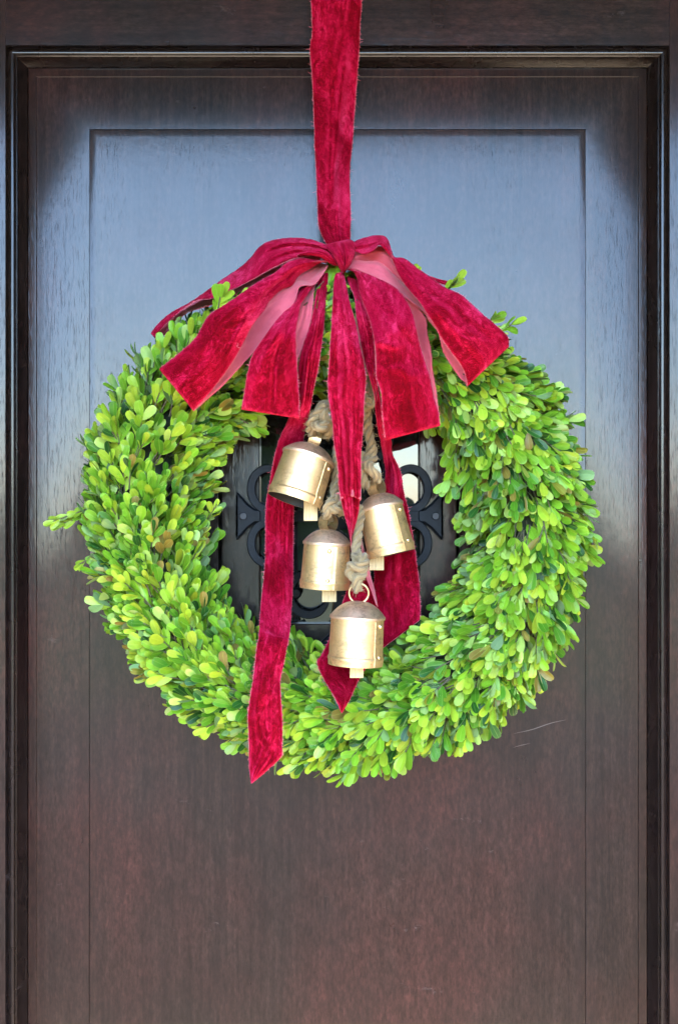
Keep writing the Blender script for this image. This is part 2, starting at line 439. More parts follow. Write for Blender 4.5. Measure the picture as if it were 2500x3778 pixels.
# scrolls: in each quarter a flat bar that curls at the level arm and at the upright arm
for sx in (-1, 1):
    for sy in (-1, 1):
        path = []
        c1 = (262, 100); c2 = (112, 288)
        for a in np.linspace(-1.1*math.pi, .62*math.pi, 26):
            r_ = 62 + 22*(a+1.1*math.pi)/(1.72*math.pi)*0 ; path.append((c1[0] - r_*math.cos(a+1.1), c1[1] + r_*math.sin(a+1.1)*1.12))
        # curl near the level arm (about c1), a diagonal run towards the middle, curl near the upright arm (about c2)
        A = [(c1[0]+62*math.cos(a), c1[1]+78*math.sin(a)) for a in np.linspace(R(150), R(-75), 18)][::1]
        A = [(c1[0]+64*math.cos(a), c1[1]+76*math.sin(a)) for a in np.linspace(R(175), R(-95), 20)]
        mid = [(c1[0]-60, c1[1]-62), (c1[0]-130, c1[1]-30)]
        B = [(c2[0]+76*math.cos(a), c2[1]+74*math.sin(a)) for a in np.linspace(R(-150), R(125), 20)]
        B = [(c2[0]-10+72*math.cos(a), c2[1]+74*math.sin(a)) for a in np.linspace(R(185), R(455), 20)][::-1]
        q = MB()
        p1 = catmull([(GU+sx*x, GV+sy*y_) for x, y_ in A + [(c1[0]-70,c1[1]-72)]], 36)
        band(q, p1, np.interp(np.linspace(0,1,36), [0,.15,1],[13,31,31]), .009, .0175)
        q.obj('scroll', IRON, grille, True, 30)
        q = MB()
        B2_ = [(c2[0]+72*math.cos(a), c2[1]+76*math.sin(a)) for a in np.linspace(R(-105), R(165), 20)]
        p2 = catmull([(GU+sx*x, GV+sy*y_) for x, y_ in [(c2[0]-76,c2[1]-92)] + B2_], 36)
        band(q, p2, np.interp(np.linspace(0,1,36), [0,.85,1],[31,31,13]), .009, .0172)
        q.obj('scroll', IRON, grille, True, 30)
q = MB()
o = P(1092, 2187, .012)
q.tube([o + Vector((0,.012,0)), o, o - Vector((0,.006,0)), o - Vector((0,.009,0))], [.0045,.0045,.0065,.0045], 14)
q.obj('knob', IRON, grille, True, 40)

# ------------------------------------------------------------------ boxwood wreath
WC_U, WC_V = 1252, 1953
WD = .060                                    # distance of the ring's centre line from the panel
C0 = P(WC_U, WC_V, WD)
wreath = tag(empty('wreath', C0), 'round wreath of bright green boxwood leaves hanging on the dark door', 'wreath')
kW = (CAM_D - WD)/CAM_D*PX
outer_tab = [(0,955),(22,967),(46,940),(70,955),(90,985),(110,975),(131,990),(155,1012),(180,965),(200,938),(221,925),(250,916),(270,918),(292,930),(315,955),(340,960),(360,955)]
inner_tab = [(0,446),(25,470),(50,496),(90,500),(126,500),(155,490),(180,478),(225,480),(250,450),(270,438),(315,440),(345,444),(360,446)]
def ring_at(th):
    dg = math.degrees(th) % 360
    ro = np.interp(dg, *zip(*outer_tab)) - 44 + 16*math.exp(-((dg-95)/40)**2); ri = np.interp(dg, *zip(*inner_tab)) + 14
    return (ro+ri)/2*kW, (ro-ri)/2*kW
def torus(th, ph, f):
    """ph = 0 faces the viewer, +90 outward, -90 inward"""
    Rm, hw = ring_at(th); hw -= .012
    er = Vector((math.cos(th), 0, math.sin(th)))
    n = er*math.sin(ph) + Vector((0,-1,0))*math.cos(ph)
    dep = .064
    p = C0 + er*(Rm + f*hw*math.sin(ph)) + Vector((0,-1,0))*(f*dep*math.cos(ph))
    return p, n, er
# core: padded moss ring, its near-black colour standing in for shade between leaves
V, F = [], []
nu, nv = 120, 20
for i in range(nu):
    for j in range(nv):
        p, n, er = torus(2*math.pi*i/nu, 2*math.pi*j/nv, .50); V.append(p + n*.004*noise.noise(p*60))
        if V[-1].y > -.010: V[-1].y = -.010
for i in range(nu):
    for j in range(nv): F.append((i*nv+j, ((i+1)%nu)*nv+j, ((i+1)%nu)*nv+(j+1)%nv, i*nv+(j+1)%nv))
mesh_obj('ring_core', V, F, plain('shaded_moss', (.010,.016,.006), .95, 0, 120, (.02,.026,.01)), wreath)

# leaf blades: cupped, folded along the midrib, blunt wide end
def leaf_grid(seed, wid, fold, curl, tw):
    rows, cols = 9, 5
    V, uv = [], []
    rs = random.Random(seed)
    for i in range(rows):
        s = 1-(1-i/(rows-1))**1.55
        w_ = wid*.5*(min(1,s*1.0+.001)**.85)*(max(0,1-s)**.42)/.523 if 0 < s < 1 else (.03*wid if s == 0 else .10*wid)
        for j in range(cols):
            t = (j-(cols-1)/2)/((cols-1)/2)
            x = t*w_; yv = s - (.022 if (i == rows-1 and abs(t) < .1) else 0) - (.03*abs(t)**2 if i == rows-1 else 0)
            z_ = fold*abs(x) - curl*(s-.1)**2 - .35*abs(t)**3*w_*.25 + tw*x*s
            V.append((x, yv, z_)); uv.append((.5+.5*t, s))
    F = [(i*cols+j, i*cols+j+1, (i+1)*cols+j+1, (i+1)*cols+j) for i in range(rows-1) for j in range(cols-1)]
    return np.array(V), F, np.array(uv)
LEAFV = [leaf_grid(k, wd, fo_, cu, tw) for k, (wd, fo_, cu, tw) in enumerate(
    [(.49,.36,.10,.1),(.52,.24,.18,-.15),(.46,.46,.05,.2),(.55,.22,.12,0),(.50,.34,-.08,-.1),(.44,.55,.14,.1)])]

PAL = [((.285,.405,.026),.25), ((.148,.300,.014),.28), ((.255,.330,.020),.08), ((.320,.450,.085),.06), ((.060,.175,.009),.18), ((.014,.066,.008),.11), ((.150,.150,.014),.025), ((.170,.125,.022),.004)]  # the pale share puts the sky's sheen on leaves into their colour
pc = np.array([p[0] for p in PAL]); pw = np.cumsum([p[1] for p in PAL]); pw /= pw[-1]
leaves = []        # (variant, 4x4 matrix, colour)
stems = MB()
def add_leaf(base, dirv, nrm, length, var, colr):
    y_ = dirv.normalized(); z_ = (nrm - y_*nrm.dot(y_))
    z_ = z_.normalized() if z_.length > 1e-5 else Vector((0,-1,0))
    x_ = y_.cross(z_)
    M = Matrix((( x_.x, y_.x, z_.x, base.x),(x_.y,y_.y,z_.y,base.y),(x_.z,y_.z,z_.z,base.z),(0,0,0,1))) @ Matrix.Scale(length, 4)
    leaves.append((var, M, colr))
def rv(): return Vector((random.gauss(0,1), random.gauss(0,1), random.gauss(0,1)))
def sprig(base, dirv, n, size, npair, hue):
    d0 = dirv.normalized(); p = base.copy(); step = size*random.uniform(.26,.40)
    pts = [p.copy() - d0*.012]
    roll = random.uniform(0, math.pi)
    for k in range(npair+1):
        pts.append(p.copy())
        side = d0.cross(n).normalized()
        a_open = random.uniform(.30,.60) if k < npair else random.uniform(.14,.34)
        ax = Matrix.Rotation(roll*.35 + (k%2)*1.0 + random.gauss(0,.25), 3, d0) @ side
        for sgn in (-1,1):
            if k < npair and random.random() < .10: continue
            ld = (d0*math.cos(a_open) + ax*sgn*math.sin(a_open) + rv()*.10)
            ln = (n*1.0 + d0*(-.25) + ax*(-sgn)*.30 + rv()*.40)
            c = pc[np.searchsorted(pw, min(.999,max(0,hue + random.gauss(0,.16))))]
            c = c*random.uniform(.80,1.18)
            add_leaf(p, ld, ln, size*random.uniform(.82,1.12)*(1 if k < npair else .9), random.randrange(6), c)
        p = p + d0*step + n*step*.05
        d0 = (d0 + rv()*.08 + n*.05).normalized()
    if npair >= 1: stems.tube(pts, .0007, 4, 0, False)
def clump(th, ph):
    return noise.noise(Vector((math.cos(th)*3, math.sin(th)*3, ph*1.1+4)))
n_s = 0
for i in range(2750):
    th = random.uniform(0, 2*math.pi)
    ph = random.uniform(R(-112), R(112))
    layer = random.choice((.50,.62,.74,.84,.92))
    p, n, er = torus(th, ph, layer)
    if p.y > -.012: continue
    tcw = Vector((math.sin(th), 0, -math.cos(th)))
    lean = .30 + .42*abs(math.sin(ph)) + .12*random.random()
    wig = clump(th, ph)
    dirv = tcw*1.0 + n*lean + er*(.35*wig + .18*math.sin(ph)) + rv()*.17
    h = min(.98, max(.01, random.random()*.75 + .14 - .35*wig*0 + (.30 if layer < .6 else 0)*0))
    sprig(p, dirv, (n + Vector((0,-.45,0)) + rv()*.12).normalized(), random.uniform(.0165,.0250), random.choice((1,2,2,3)) , h)
n_body = len(leaves)
# longer stray shoots
def stray(u, v, d, u2, v2, d2, size, npair, h=.3):
    a, b_ = P(u,v,d), P(u2,v2,d2); dv = (b_-a)
    n_ = max(2, int(dv.length/.0085))
    for k in range(n_):
        q = a + dv*(k/n_)
        sprig(q, dv.normalized()+rv()*.05, Vector((0,-1,.3)), size, 0 if k < n_-1 else 1, h+random.uniform(-.1,.1))
    stems.tube([a - dv*.3, a + dv*.5, b_], .0008, 5, 0, False)
stray(385,1855,.055, 195,1925,.07, .0165, 1, .1)
stray(370,1885,.055, 225,1935,.06, .0165, 1, .15)
stray(345,2050,.06, 290,2085,.06, .013, 1)
stray(760,1925,.07, 800,1860,.08, .014, 1, .2)
stray(800,1160,.13, 815,1085,.14, .020, 1, .25)
stray(1640,1075,.07, 1672,1050,.08, .019, 1, .1)
stray(1760,1215,.08, 1830,1165,.09, .019, 1, .2)
stray(1800,1240,.08, 1890,1195,.08, .018, 0, .3)
stray(1690,1690,.07, 1640,1790,.07, .019, 1, .3)
stray(1700,1720,.06, 1660,1800,.06, .019, 1, .5)
stray(910,1560,.08, 935,1575,.08, .020, 1, .55)

# ---- leaf shader
def leaf_mat(name, src):
    m, nt, b, out = new_mat(name)
    if src == 'object': col = N(nt, 'ShaderNodeObjectInfo').outputs['Color']
    else:
        at = N(nt, 'ShaderNodeAttribute'); at.attribute_name = 'tint'; col = at.outputs['Color']
    uvn = N(nt, 'ShaderNodeUVMap'); sep = N(nt, 'ShaderNodeSeparateXYZ'); nt.links.new(uvn.outputs[0], sep.inputs[0])
    dx = math_(nt, 'ABSOLUTE', math_(nt, 'SUBTRACT', sep.outputs[0], .5))
    rib = ramp(nt, dx, [(.0,1),(.045,0)])
    edge = ramp(nt, dx, [(.43,0),(.5,1)])
    geo = N(nt, 'ShaderNodeNewGeometry')
    mott = nz(nt, geo.outputs['Position'], (170,170,170), 4, .65)
    c = mixc(nt, ramp(nt, mott, [(.35,0),(.7,.38)]), col, mixc(nt, 1.0, col, (.55,.62,.5), 'MULTIPLY'))
    c = mixc(nt, math_(nt, 'MULTIPLY', rib, .45), c, mixc(nt, .5, col, (.42,.52,.13)))
    c = mixc(nt, math_(nt, 'MULTIPLY', edge, .35), c, (.36,.46,.12))
    sp = nz(nt, geo.outputs['Position'], (900,900,900), 2, .5); spm = nz(nt, geo.outputs['Position'], (22,22,22), 2, .5, 0, (6,1,3))
    c = mixc(nt, math_(nt, 'MULTIPLY', ramp(nt, sp, [(.62,0),(.70,1)]), ramp(nt, spm, [(.60,0),(.66,.6)])), c, (.40,.48,.22))
    cb = mixc(nt, geo.outputs['Backfacing'], c, mixc(nt, .55, c, (.24,.34,.16)))
    nt.links.new(cb, b.inputs['Base Color'])
    b.inputs['Roughness'].default_value = .38; b.inputs['Specular IOR Level'].default_value = .22
    ribh = math_(nt, 'ADD', math_(nt, 'MULTIPLY', rib, -.6), math_(nt, 'MULTIPLY', mott, .5))
    bump(nt, ribh, .35, .0005, b)
    tr = N(nt, 'ShaderNodeBsdfTranslucent'); nt.links.new(mixc(nt, 1.0, cb, (1.25,1.25,.6), 'MULTIPLY'), tr.inputs[0])
    mx = N(nt, 'ShaderNodeMixShader', i_0=.12); nt.links.new(b.outputs[0], mx.inputs[1]); nt.links.new(tr.outputs[0], mx.inputs[2])
    nt.links.new(mx.outputs[0], out.inputs[0])
    return m
LEAF_O, LEAF_S = leaf_mat('boxwood_leaf', 'object'), leaf_mat('boxwood_foliage', 'attr')
STEM = plain('green_twig', (.06,.065,.025), .7, 0, 300, (.09,.06,.035))
OCC = []           # (verts, faces) of what hides leaves from the camera; filled by the ribbons and bells

# ------------------------------------------------------------------ velvet ribbon bow
def velvet_mat():
    m, nt, b, out = new_mat('crushed_velvet')
    uvn = N(nt, 'ShaderNodeUVMap'); uv = uvn.outputs[0]
    geo = N(nt, 'ShaderNodeNewGeometry')
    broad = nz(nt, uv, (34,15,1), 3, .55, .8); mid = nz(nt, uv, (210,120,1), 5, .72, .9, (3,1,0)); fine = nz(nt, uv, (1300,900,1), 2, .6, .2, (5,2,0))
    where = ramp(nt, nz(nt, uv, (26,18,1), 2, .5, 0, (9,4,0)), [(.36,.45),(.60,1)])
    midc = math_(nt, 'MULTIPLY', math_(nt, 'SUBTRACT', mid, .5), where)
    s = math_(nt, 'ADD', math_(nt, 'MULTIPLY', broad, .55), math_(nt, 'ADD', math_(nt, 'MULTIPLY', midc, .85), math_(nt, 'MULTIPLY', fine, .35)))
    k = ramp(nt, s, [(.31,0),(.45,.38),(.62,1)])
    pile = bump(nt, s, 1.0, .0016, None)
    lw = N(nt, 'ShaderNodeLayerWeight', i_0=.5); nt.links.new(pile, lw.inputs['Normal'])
    gz = ramp(nt, lw.outputs['Facing'], [(.03,0),(.16,.30),(.40,.80),(.70,1)])  # velvet sheen put into the base colour: lighter where seen edge-on
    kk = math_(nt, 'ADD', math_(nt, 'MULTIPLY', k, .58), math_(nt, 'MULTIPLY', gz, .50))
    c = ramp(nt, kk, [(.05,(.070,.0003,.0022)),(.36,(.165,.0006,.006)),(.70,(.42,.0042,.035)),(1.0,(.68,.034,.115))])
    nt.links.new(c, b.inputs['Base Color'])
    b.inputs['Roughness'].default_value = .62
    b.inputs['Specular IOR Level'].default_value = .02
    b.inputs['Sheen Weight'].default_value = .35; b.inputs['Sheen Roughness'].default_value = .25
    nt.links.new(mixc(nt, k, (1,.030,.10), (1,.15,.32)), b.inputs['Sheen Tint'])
    bump(nt, fine, .5, .0006, b, pile)
    return m
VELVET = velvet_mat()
m, nt, b, out = new_mat('ribbon_underside')
geo = N(nt, 'ShaderNodeNewGeometry'); n = nz(nt, geo.outputs['Position'], (60,60,60), 4, .6); f = nz(nt, geo.outputs['Position'], (1400,1400,1400), 2, .6)
nt.links.new(mixc(nt, ramp(nt, n, [(.3,0),(.7,1)]), (.46,.052,.082), (.57,.088,.120)), b.inputs['Base Color'])
b.inputs['Roughness'].default_value = .75; b.inputs['Sheen Weight'].default_value = .2
bump(nt, f, .3, .0003, b, bump(nt, n, .4, .003, None)); UNDER = m
FRAY = plain('frayed_threads', (.50,.09,.12), .85)

KB = zB1([(760,480)])[0]
bow = tag(empty('ribbon_bow', P(KB[0], KB[1], .05)), 'crimson crushed velvet bow with long hanging strap and trailing tails', 'ribbon bow')

def sample_d(dl, n):
    t = np.linspace(0,1,n); k = [x[0] for x in dl]; 
    return np.interp(t, k, [x[1] for x in dl])

def smooth1(a, k=3):
    for _ in range(k):
        a = np.r_[a[0], (a[:-2]+2*a[1:-1]+a[2:])/4, a[-1]]
    return a

def ribbon(name, layers, vf=True, nT=18, seed=0, camber=.0, wrinkle=.0016, folds=(), fray=(True,True), fill=None, mat_swap=False, thick=.0007, gather=0.0, parent=None):
    """layers: list of (edgeA px, edgeB px, depth keys [(s, dA, dB)]); joined end to end with a rounded fold.
    The velvet side is turned to the viewer on the first layer."""
    rows = []                 # each: array nT x 3
    meta = []
    S = 0
    for li, (A, B, dk) in enumerate(layers):
        LA = sum(math.dist(A[i],A[i+1]) for i in range(len(A)-1)); LB = sum(math.dist(B[i],B[i+1]) for i in range(len(B)-1))
        n = max(8, int(max(LA,LB)/6.5))
        a, b_ = catmull(A, n), catmull(B, n)
        ss = np.linspace(0,1,n)
        da = smooth1(np.interp(ss, [q[0] for q in dk], [q[1] for q in dk]), 10)
        db = smooth1(np.interp(ss, [q[0] for q in dk], [q[-1] for q in dk]), 10)
        if rows:
            # rounded fold from last row to the first row of this layer
            pa, pb, pda, pdb = last
            ga, gb = pa - prev_a, pb - prev_b
            ga, gb = ga/np.linalg.norm(ga), gb/np.linalg.norm(gb)
            for q in np.linspace(0,1,9)[1:-1]:
                bul = math.sin(q*math.pi)
                rad = abs(pda-da[0])/PX*.13; radb = abs(pdb-db[0])/PX*.13
                ee = (1-math.cos(q*math.pi))/2
                ra = pa*(1-q)+a[0]*q + ga*bul*rad; rb = pb*(1-q)+b_[0]*q + gb*bul*radb
                rows.append((ra, rb, pda*(1-ee)+da[0]*ee, pdb*(1-ee)+db[0]*ee, li-.5, q))
        for i in range(n): rows.append((a[i], b_[i], da[i], db[i], li, ss[i]))
        last = (a[-1], b_[-1], da[-1], db[-1]); prev_a, prev_b = a[-3], b_[-3]
    V, UV = [], []
    Lacc = 0; nr = len(rows)
    for i, (ra, rb, da, db, li, s) in enumerate(rows):
        if i: Lacc += (math.dist(ra, rows[i-1][0]) + math.dist(rb, rows[i-1][1]))/2*PX
        wpx = math.dist(ra, rb)
        for j in range(nT):
            t = j/(nT-1); q = ra*(1-t)+rb*t; d = da*(1-t)+db*t
            sg = 1 if li < .6 or len(layers) == 1 else -.4
            d += 1.7*camber*math.sin(math.pi*t)**.8*sg
            # long crumples running down the ribbon, finer across
            wl_ = noise.noise(Vector((t*4.2+seed, Lacc*22, seed*1.7+li*5)))*.9 + noise.noise(Vector((t*11, Lacc*38, seed+9)))*.45 + noise.noise(Vector((t*20, Lacc*70, seed+4)))*.10
            end = min(1, min(i, nr-1-i)/6)
            d += wrinkle*1.25*wl_*(.35+.65*math.sin(math.pi*min(1,max(0,t*.9+.05))))*end
            for (lay, s0, t0, s1, t1, amp, wid) in folds:
                if lay == li and s0 <= s <= s1:
                    f_ = (s-s0)/(s1-s0+1e-9); tc = t0+(t1-t0)*f_
                    x = (t-tc)/wid; fade = min(1, min(f_, 1-f_)*5+ (1 if s0 <= 0.001 and f_ < .5 else 0))
                    if amp == 0: continue
                    d += amp*math.exp(-x*x)*fade
            # wavering edge
            if j in (0, nT-1):
                e = 1.6*noise.noise(Vector((Lacc*260, seed+j, 3)))
                q = q + (rb-ra)/max(wpx,1)*e
            if gather and li == int(li):
                g_ = gather*math.exp(-((s if li == 0 else 1-s)*7)**1.2)
                d += g_*math.cos(t*math.pi*7+seed)
            V.append(P(q[0], q[1], d)); UV.append((t*wpx*PX + seed*.37, Lacc))
    F = [(i*nT+j, i*nT+j+1, (i+1)*nT+j+1, (i+1)*nT+j) for i in range(nr-1) for j in range(nT-1)]
    # velvet towards the viewer on the first layer
    mid = [k for k, r_ in enumerate(rows) if r_[4] == 0]; mi = mid[len(mid)//2]; tot = 0
    for i in mid[2:-2]:
        j = nT//2; a, b2, c = V[i*nT+j], V[i*nT+j+1], V[(i+1)*nT+j]
        tot += (b2-a).cross(c-a).y
    if (tot > 0) == vf: F = [q[::-1] for q in F]
    OCC.append((V, F))
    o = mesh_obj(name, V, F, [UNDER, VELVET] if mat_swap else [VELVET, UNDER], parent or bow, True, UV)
    md = o.modifiers.new('thickness', 'SOLIDIFY'); md.thickness = thick; md.offset = -1; md.material_offset = 1; md.material_offset_rim = 1
    # loose threads along the raw edges
    fm = MB(); rs = random.Random(int(seed*100)+5)
    for e, on in enumerate(fray):
        if not on: continue
        j = 0 if e == 0 else nT-1; jin = 1 if e == 0 else nT-2
        for i in range(nr-1):
            for _ in range(3):
                if rs.random() < .25: continue
                f_ = rs.random(); p = V[i*nT+j].lerp(V[(i+1)*nT+j], f_); inn = V[i*nT+jin].lerp(V[(i+1)*nT+jin], f_)
                outv = (p-inn).normalized(); along = (V[(i+1)*nT+j]-V[i*nT+j]).normalized()
                L_ = rs.uniform(.0006,.0022) if rs.random() > .05 else rs.uniform(.0025,.0055)
                dv = (outv + along*rs.gauss(0,.55) + Vector((0,-1,0))*rs.uniform(-.3,.5)).normalized()
                w_ = along*rs.uniform(.00014,.00028); b0 = p - outv*.0004 + Vector((0,-.0004,0))
                q1 = b0 + dv*L_*.6; q2 = q1 + (dv + along*rs.gauss(0,.5)).normalized()*L_*.6
                fm.add([b0-w_, b0+w_, q1+w_*.7, q1-w_*.7, q2], [(0,1,2,3),(3,2,4)])
    if fm.v:
        h = fm.obj('frayed_edge', FRAY, o, False); h['kind'] = 'stuff'
    return o

def rev(x): return list(x)[::-1]
# strap over the top of the door
A = [(1146,-330),(1147,-150)] + zB6([(178,0),(185,150),(188,330),(165,470),(183,700),(195,900),(205,1150),(212,1400),(228,1700),(238,1950),(245,2150),(270,2260),(310,2345),(345,2400)])
B = [(1338,-330),(1336,-150)] + zB6([(668,0),(655,200),(645,480),(625,750),(605,1000),(590,1200),(583,1350),(560,1550),(552,1750),(562,2050),(560,2250),(560,2345),(560,2400)])
ribbon('hanging_strap', [(A, B, [(0,.0185,.0185),(.15,.0275,.0195),(.36,.0320,.0235),(.47,.030,.0225),(.58,.034,.012),(.8,.044,.016),(.93,.055,.036),(1,.055,.055)])], seed=1.3, wrinkle=.0012,
       folds=[(0,.13,.80,.36,.62,.0055,.05),(0,.15,.22,.42,.20,-.0050,.07),(0,.2,.5,.5,.45,.004,.10),(0,.36,.76,.92,.44,.010,.10),(0,.50,.40,.70,.42,-.004,.05),(0,.62,.92,.75,.55,.003,.05),(0,.86,.62,1,.58,.006,.05),(0,.3,.25,1,.2,.004,.25)], nT=26)

# right tail (runs behind the bells), centre tail, left tail
A = zB3([(205,375),(240,470),(275,560),(300,780),(360,1080),(430,1330),(445,1480),(470,1650)]) + zB5([(1022,110),(1040,220),(1052,300),(1040,420),(1020,560),(1005,700),(985,800)]) + zA3([(940,850),(930,960),(950,1060),(985,1200),(1000,1355)])
B = zB3([(300,420),(335,560),(400,740),(432,900),(446,1100),(470,1290),(515,1500),(572,1700)]) + zB5([(1092,190),(1140,300),(1160,420),(1185,520),(1200,620),(1220,720),(1236,850),(1250,960)]) + zA3([(1268,980),(1275,1060),(1271,1110),(1270,1150)])
ribbon('tail', [(A, B, [(0,.085),(.10,.135),(.28,.145),(.40,.12),(.52,.052),(.75,.050),(.9,.060),(1,.085)])], seed=2.1, wrinkle=.0048, camber=.002,
       folds=[(0,.0,.5,.4,.4,-.004,.12),(0,.45,.6,.95,.4,.004,.1),(0,.5,.25,.9,.7,-.003,.08)], nT=26)
# lower end of the centre tail: turned over, then its pointed tip over the leaves
A = zB8([(455,870),(425,1050),(385,1250),(335,1400),(250,1600),(190,1800),(110,1960),(55,2060)]) + zA8([(1090,640),(1150,740),(1188,828)])
B = zB8([(560,850),(610,1000),(650,1180),(705,1440),(720,1650),(690,1900),(600,2100),(520,2230)]) + zA8([(1262,705),(1220,790),(1192,832)])
ribbon('tail', [(A, B, [(0,.085),(.25,.088),(.5,.100),(.68,.118),(.8,.132),(.92,.150),(1,.152)])], seed=3.4, wrinkle=.0018, camber=.002, nT=20)
A = zB8([(498,600),(530,760),(556,900),(570,1060),(610,1180),(650,1280),(692,1410)])
B = zB8([(512,600),(560,800),(604,950),(637,1110),(664,1210),(692,1330),(714,1446)])
ribbon('tail', [(A, B, [(0,.092,.090),(.5,.098,.092),(1,.105,.096)])], vf=False, seed=3.9, wrinkle=.0008, nT=8, fray=(False,True))
# centre tail in front
A = zB1([(700,715)]) + zB3([(120,385),(105,550),(90,800),(75,1050),(62,1230)]) + zB4([(505,260),(520,500),(570,800),(600,1150),(650,1450),(660,1700),(700,1950)]) + zB8([(300,190),(340,380),(400,620),(430,800),(440,885)])
B = zB1([(740,715)]) + zB3([(195,370),(215,480),(245,620),(290,780),(322,950),(352,1080),(365,1180)]) + zB4([(1058,200),(1030,500),(1020,800),(1000,1100),(985,1300),(985,1700),(975,1950)]) + zB8([(535,110),(525,260),(512,410),(470,580),(440,690),(434,800),(446,890)])
ribbon('tail', [(A, B, [(0,.090),(.10,.140),(.25,.156),(.45,.154),(.65,.150),(.85,.136),(.95,.115),(1,.105)])], seed=4.2, wrinkle=.0032, camber=.004,
       folds=[(0,.0,.5,.45,.45,.006,.12),(0,.2,.22,.75,.30,-.005,.08),(0,.3,.75,.95,.62,-.004,.08),(0,.5,.48,1,.5,.006,.12)], nT=26)
# left tail
A = zB2([(1420,380),(1400,430),(1370,600),(1330,800),(1262,1000),(1235,1150),(1220,1400)]) + zB5([(488,0),(440,110),(410,220),(385,350),(362,500),(360,700),(355,850),(335,1050),(320,1250)]) + zA8([(700,450),(685,600),(660,760),(650,850),(655,1000),(658,1150),(668,1240)])
B = zB2([(1470,370),(1480,400),(1462,600),(1440,850),(1410,1070),(1390,1200),(1360,1330),(1320,1560)]) + zB5([(584,90),(560,290),(530,440),(522,520),(520,700),(518,950),(505,1180),(490,1300)]) + zA8([(885,400),(855,560),(838,640),(842,750),(850,900),(848,1020),(842,1085),(760,1165),(675,1238)])
ribbon('tail', [(A, B, [(0,.090),(.07,.125),(.16,.142),(.24,.135),(.33,.075),(.42,.055),(.52,.058),(.62,.085),(.72,.135),(.82,.150),(1,.150)])], seed=5.7, wrinkle=.0034, camber=.003,
       folds=[(0,.0,.45,.3,.4,.005,.10),(0,.02,.2,.3,.7,-.004,.08),(0,.4,.55,.56,.6,-.006,.12),(0,.40,.80,.55,.7,-.004,.07),(0,.55,.7,.75,.9,.003,.1),(0,.82,.35,.95,.7,-.004,.14)], nT=26)

# upper loop on the left, lying behind
A = zB2([(1490,150),(1420,125),(1340,97),(1200,82),(1060,95),(960,125),(885,185),(850,235),(760,320),(600,430),(450,540),(330,620),(200,690),(120,750),(60,810),(22,862)])
B = zB2([(1535,300),(1440,262),(1330,235),(1200,255),(1110,290),(1000,345),(900,400),(760,475),(640,530),(520,583),(400,595),(330,635),(260,690),(170,765),(105,830),(62,884)])
A2 = zB2([(24,868),(90,815),(200,720),(350,630),(600,470),(900,300),(1200,180),(1450,170)])
B2 = zB2([(74,922),(110,900),(165,868),(245,770),(330,700),(520,640),(800,520),(1100,400),(1400,300)])
ribbon('loop', [(A, B, [(0,.080,.095),(.25,.082,.125),(.5,.065,.118),(.75,.058,.095),(1,.060,.078)]), (A2, B2, [(0,.046,.056),(.3,.040,.075),(.6,.05,.09),(1,.06,.07)])], seed=6.1, wrinkle=.0020, camber=.004,
       folds=[(0,.0,.5,.35,.35,-.006,.10),(0,.0,.75,.30,.75,-.006,.07),(0,0,.25,.3,.2,.004,.1)], nT=26, gather=.002)
# short loop on the left
A = zB2([(1345,470),(1250,495),(1160,640),(1040,780),(930,930),(860,1040),(832,1120),(803,1250),(790,1350),(772,1440),(765,1475)])
B = zB2([(1410,420),(1345,505),(1262,620),(1240,700),(1216,850),(1214,1000),(1220,1100),(1226,1200),(1238,1400),(1243,1553)])
A2 = zB2([(770,1475),(820,1300),(880,1100),(1000,900),(1150,700),(1300,470)])
B2 = zB2([(1240,1550),(1222,1400),(1212,1250),(1226,1095),(1264,1000),(1312,860),(1347,700),(1368,500),(1420,420)])
ribbon('loop', [(A, B, [(0,.092,.09),(.2,.130,.135),(.45,.176,.172),(.75,.174,.170),(1,.158,.158)]), (A2, B2, [(0,.128,.128),(.4,.136,.140),(.8,.120,.125),(1,.085,.085)])], seed=7.3, wrinkle=.0026, camber=.006,
       folds=[(0,.45,.50,1,.52,-.005,.045),(0,.25,.65,.7,.6,-.003,.08),(0,.1,.5,.6,.3,.003,.1)], nT=26, gather=.002)
# big loop on the left, in front
A = zB2([(1455,262),(1360,262),(1255,252),(1135,290),(1040,370),(880,460),(680,600),(500,720),(430,830),(375,920),(250,1035),(105,1150)])
B = zB2([(1470,300),(1420,290),(1330,340),(1240,395),(1180,480),(1100,510),(1000,600),(955,680),(860,800),(785,940),(720,1060),(620,1210),(480,1390),(380,1497)])
A2 = zB2([(112,1150),(260,1060),(450,900),(650,680),(900,520),(1150,380),(1400,290)])
B2 = zB2([(392,1497),(500,1402),(605,1310),(745,1160),(845,1050),(925,965),(1000,872),(1060,772),(1190,642),(1245,492),(1350,480),(1412,422),(1482,312)])
ribbon('loop', [(A, B, [(0,.095,.092),(.2,.135,.118),(.5,.186,.178),(.8,.186,.178),(1,.172,.170)]), (A2, B2, [(0,.140,.142),(.3,.142,.150),(.7,.125,.145),(.9,.09,.112),(1,.08,.10)])], seed=8.8, wrinkle=.0018, camber=.007,
       folds=[(0,.15,.55,.55,.75,-.006,.10),(0,.3,.6,.75,.85,.005,.09),(0,.0,.5,.25,.3,.006,.12)], nT=28)
h_ = MB()
h_.tube([P(*q_, .186) for q_ in catmull(zB2([(690,925),(705,960),(735,975),(728,935),(712,950),(730,985),(770,992),(795,960),(800,925)]), 40)], .00022, 4)
h_.obj('loose_thread', FRAY, bow, True)
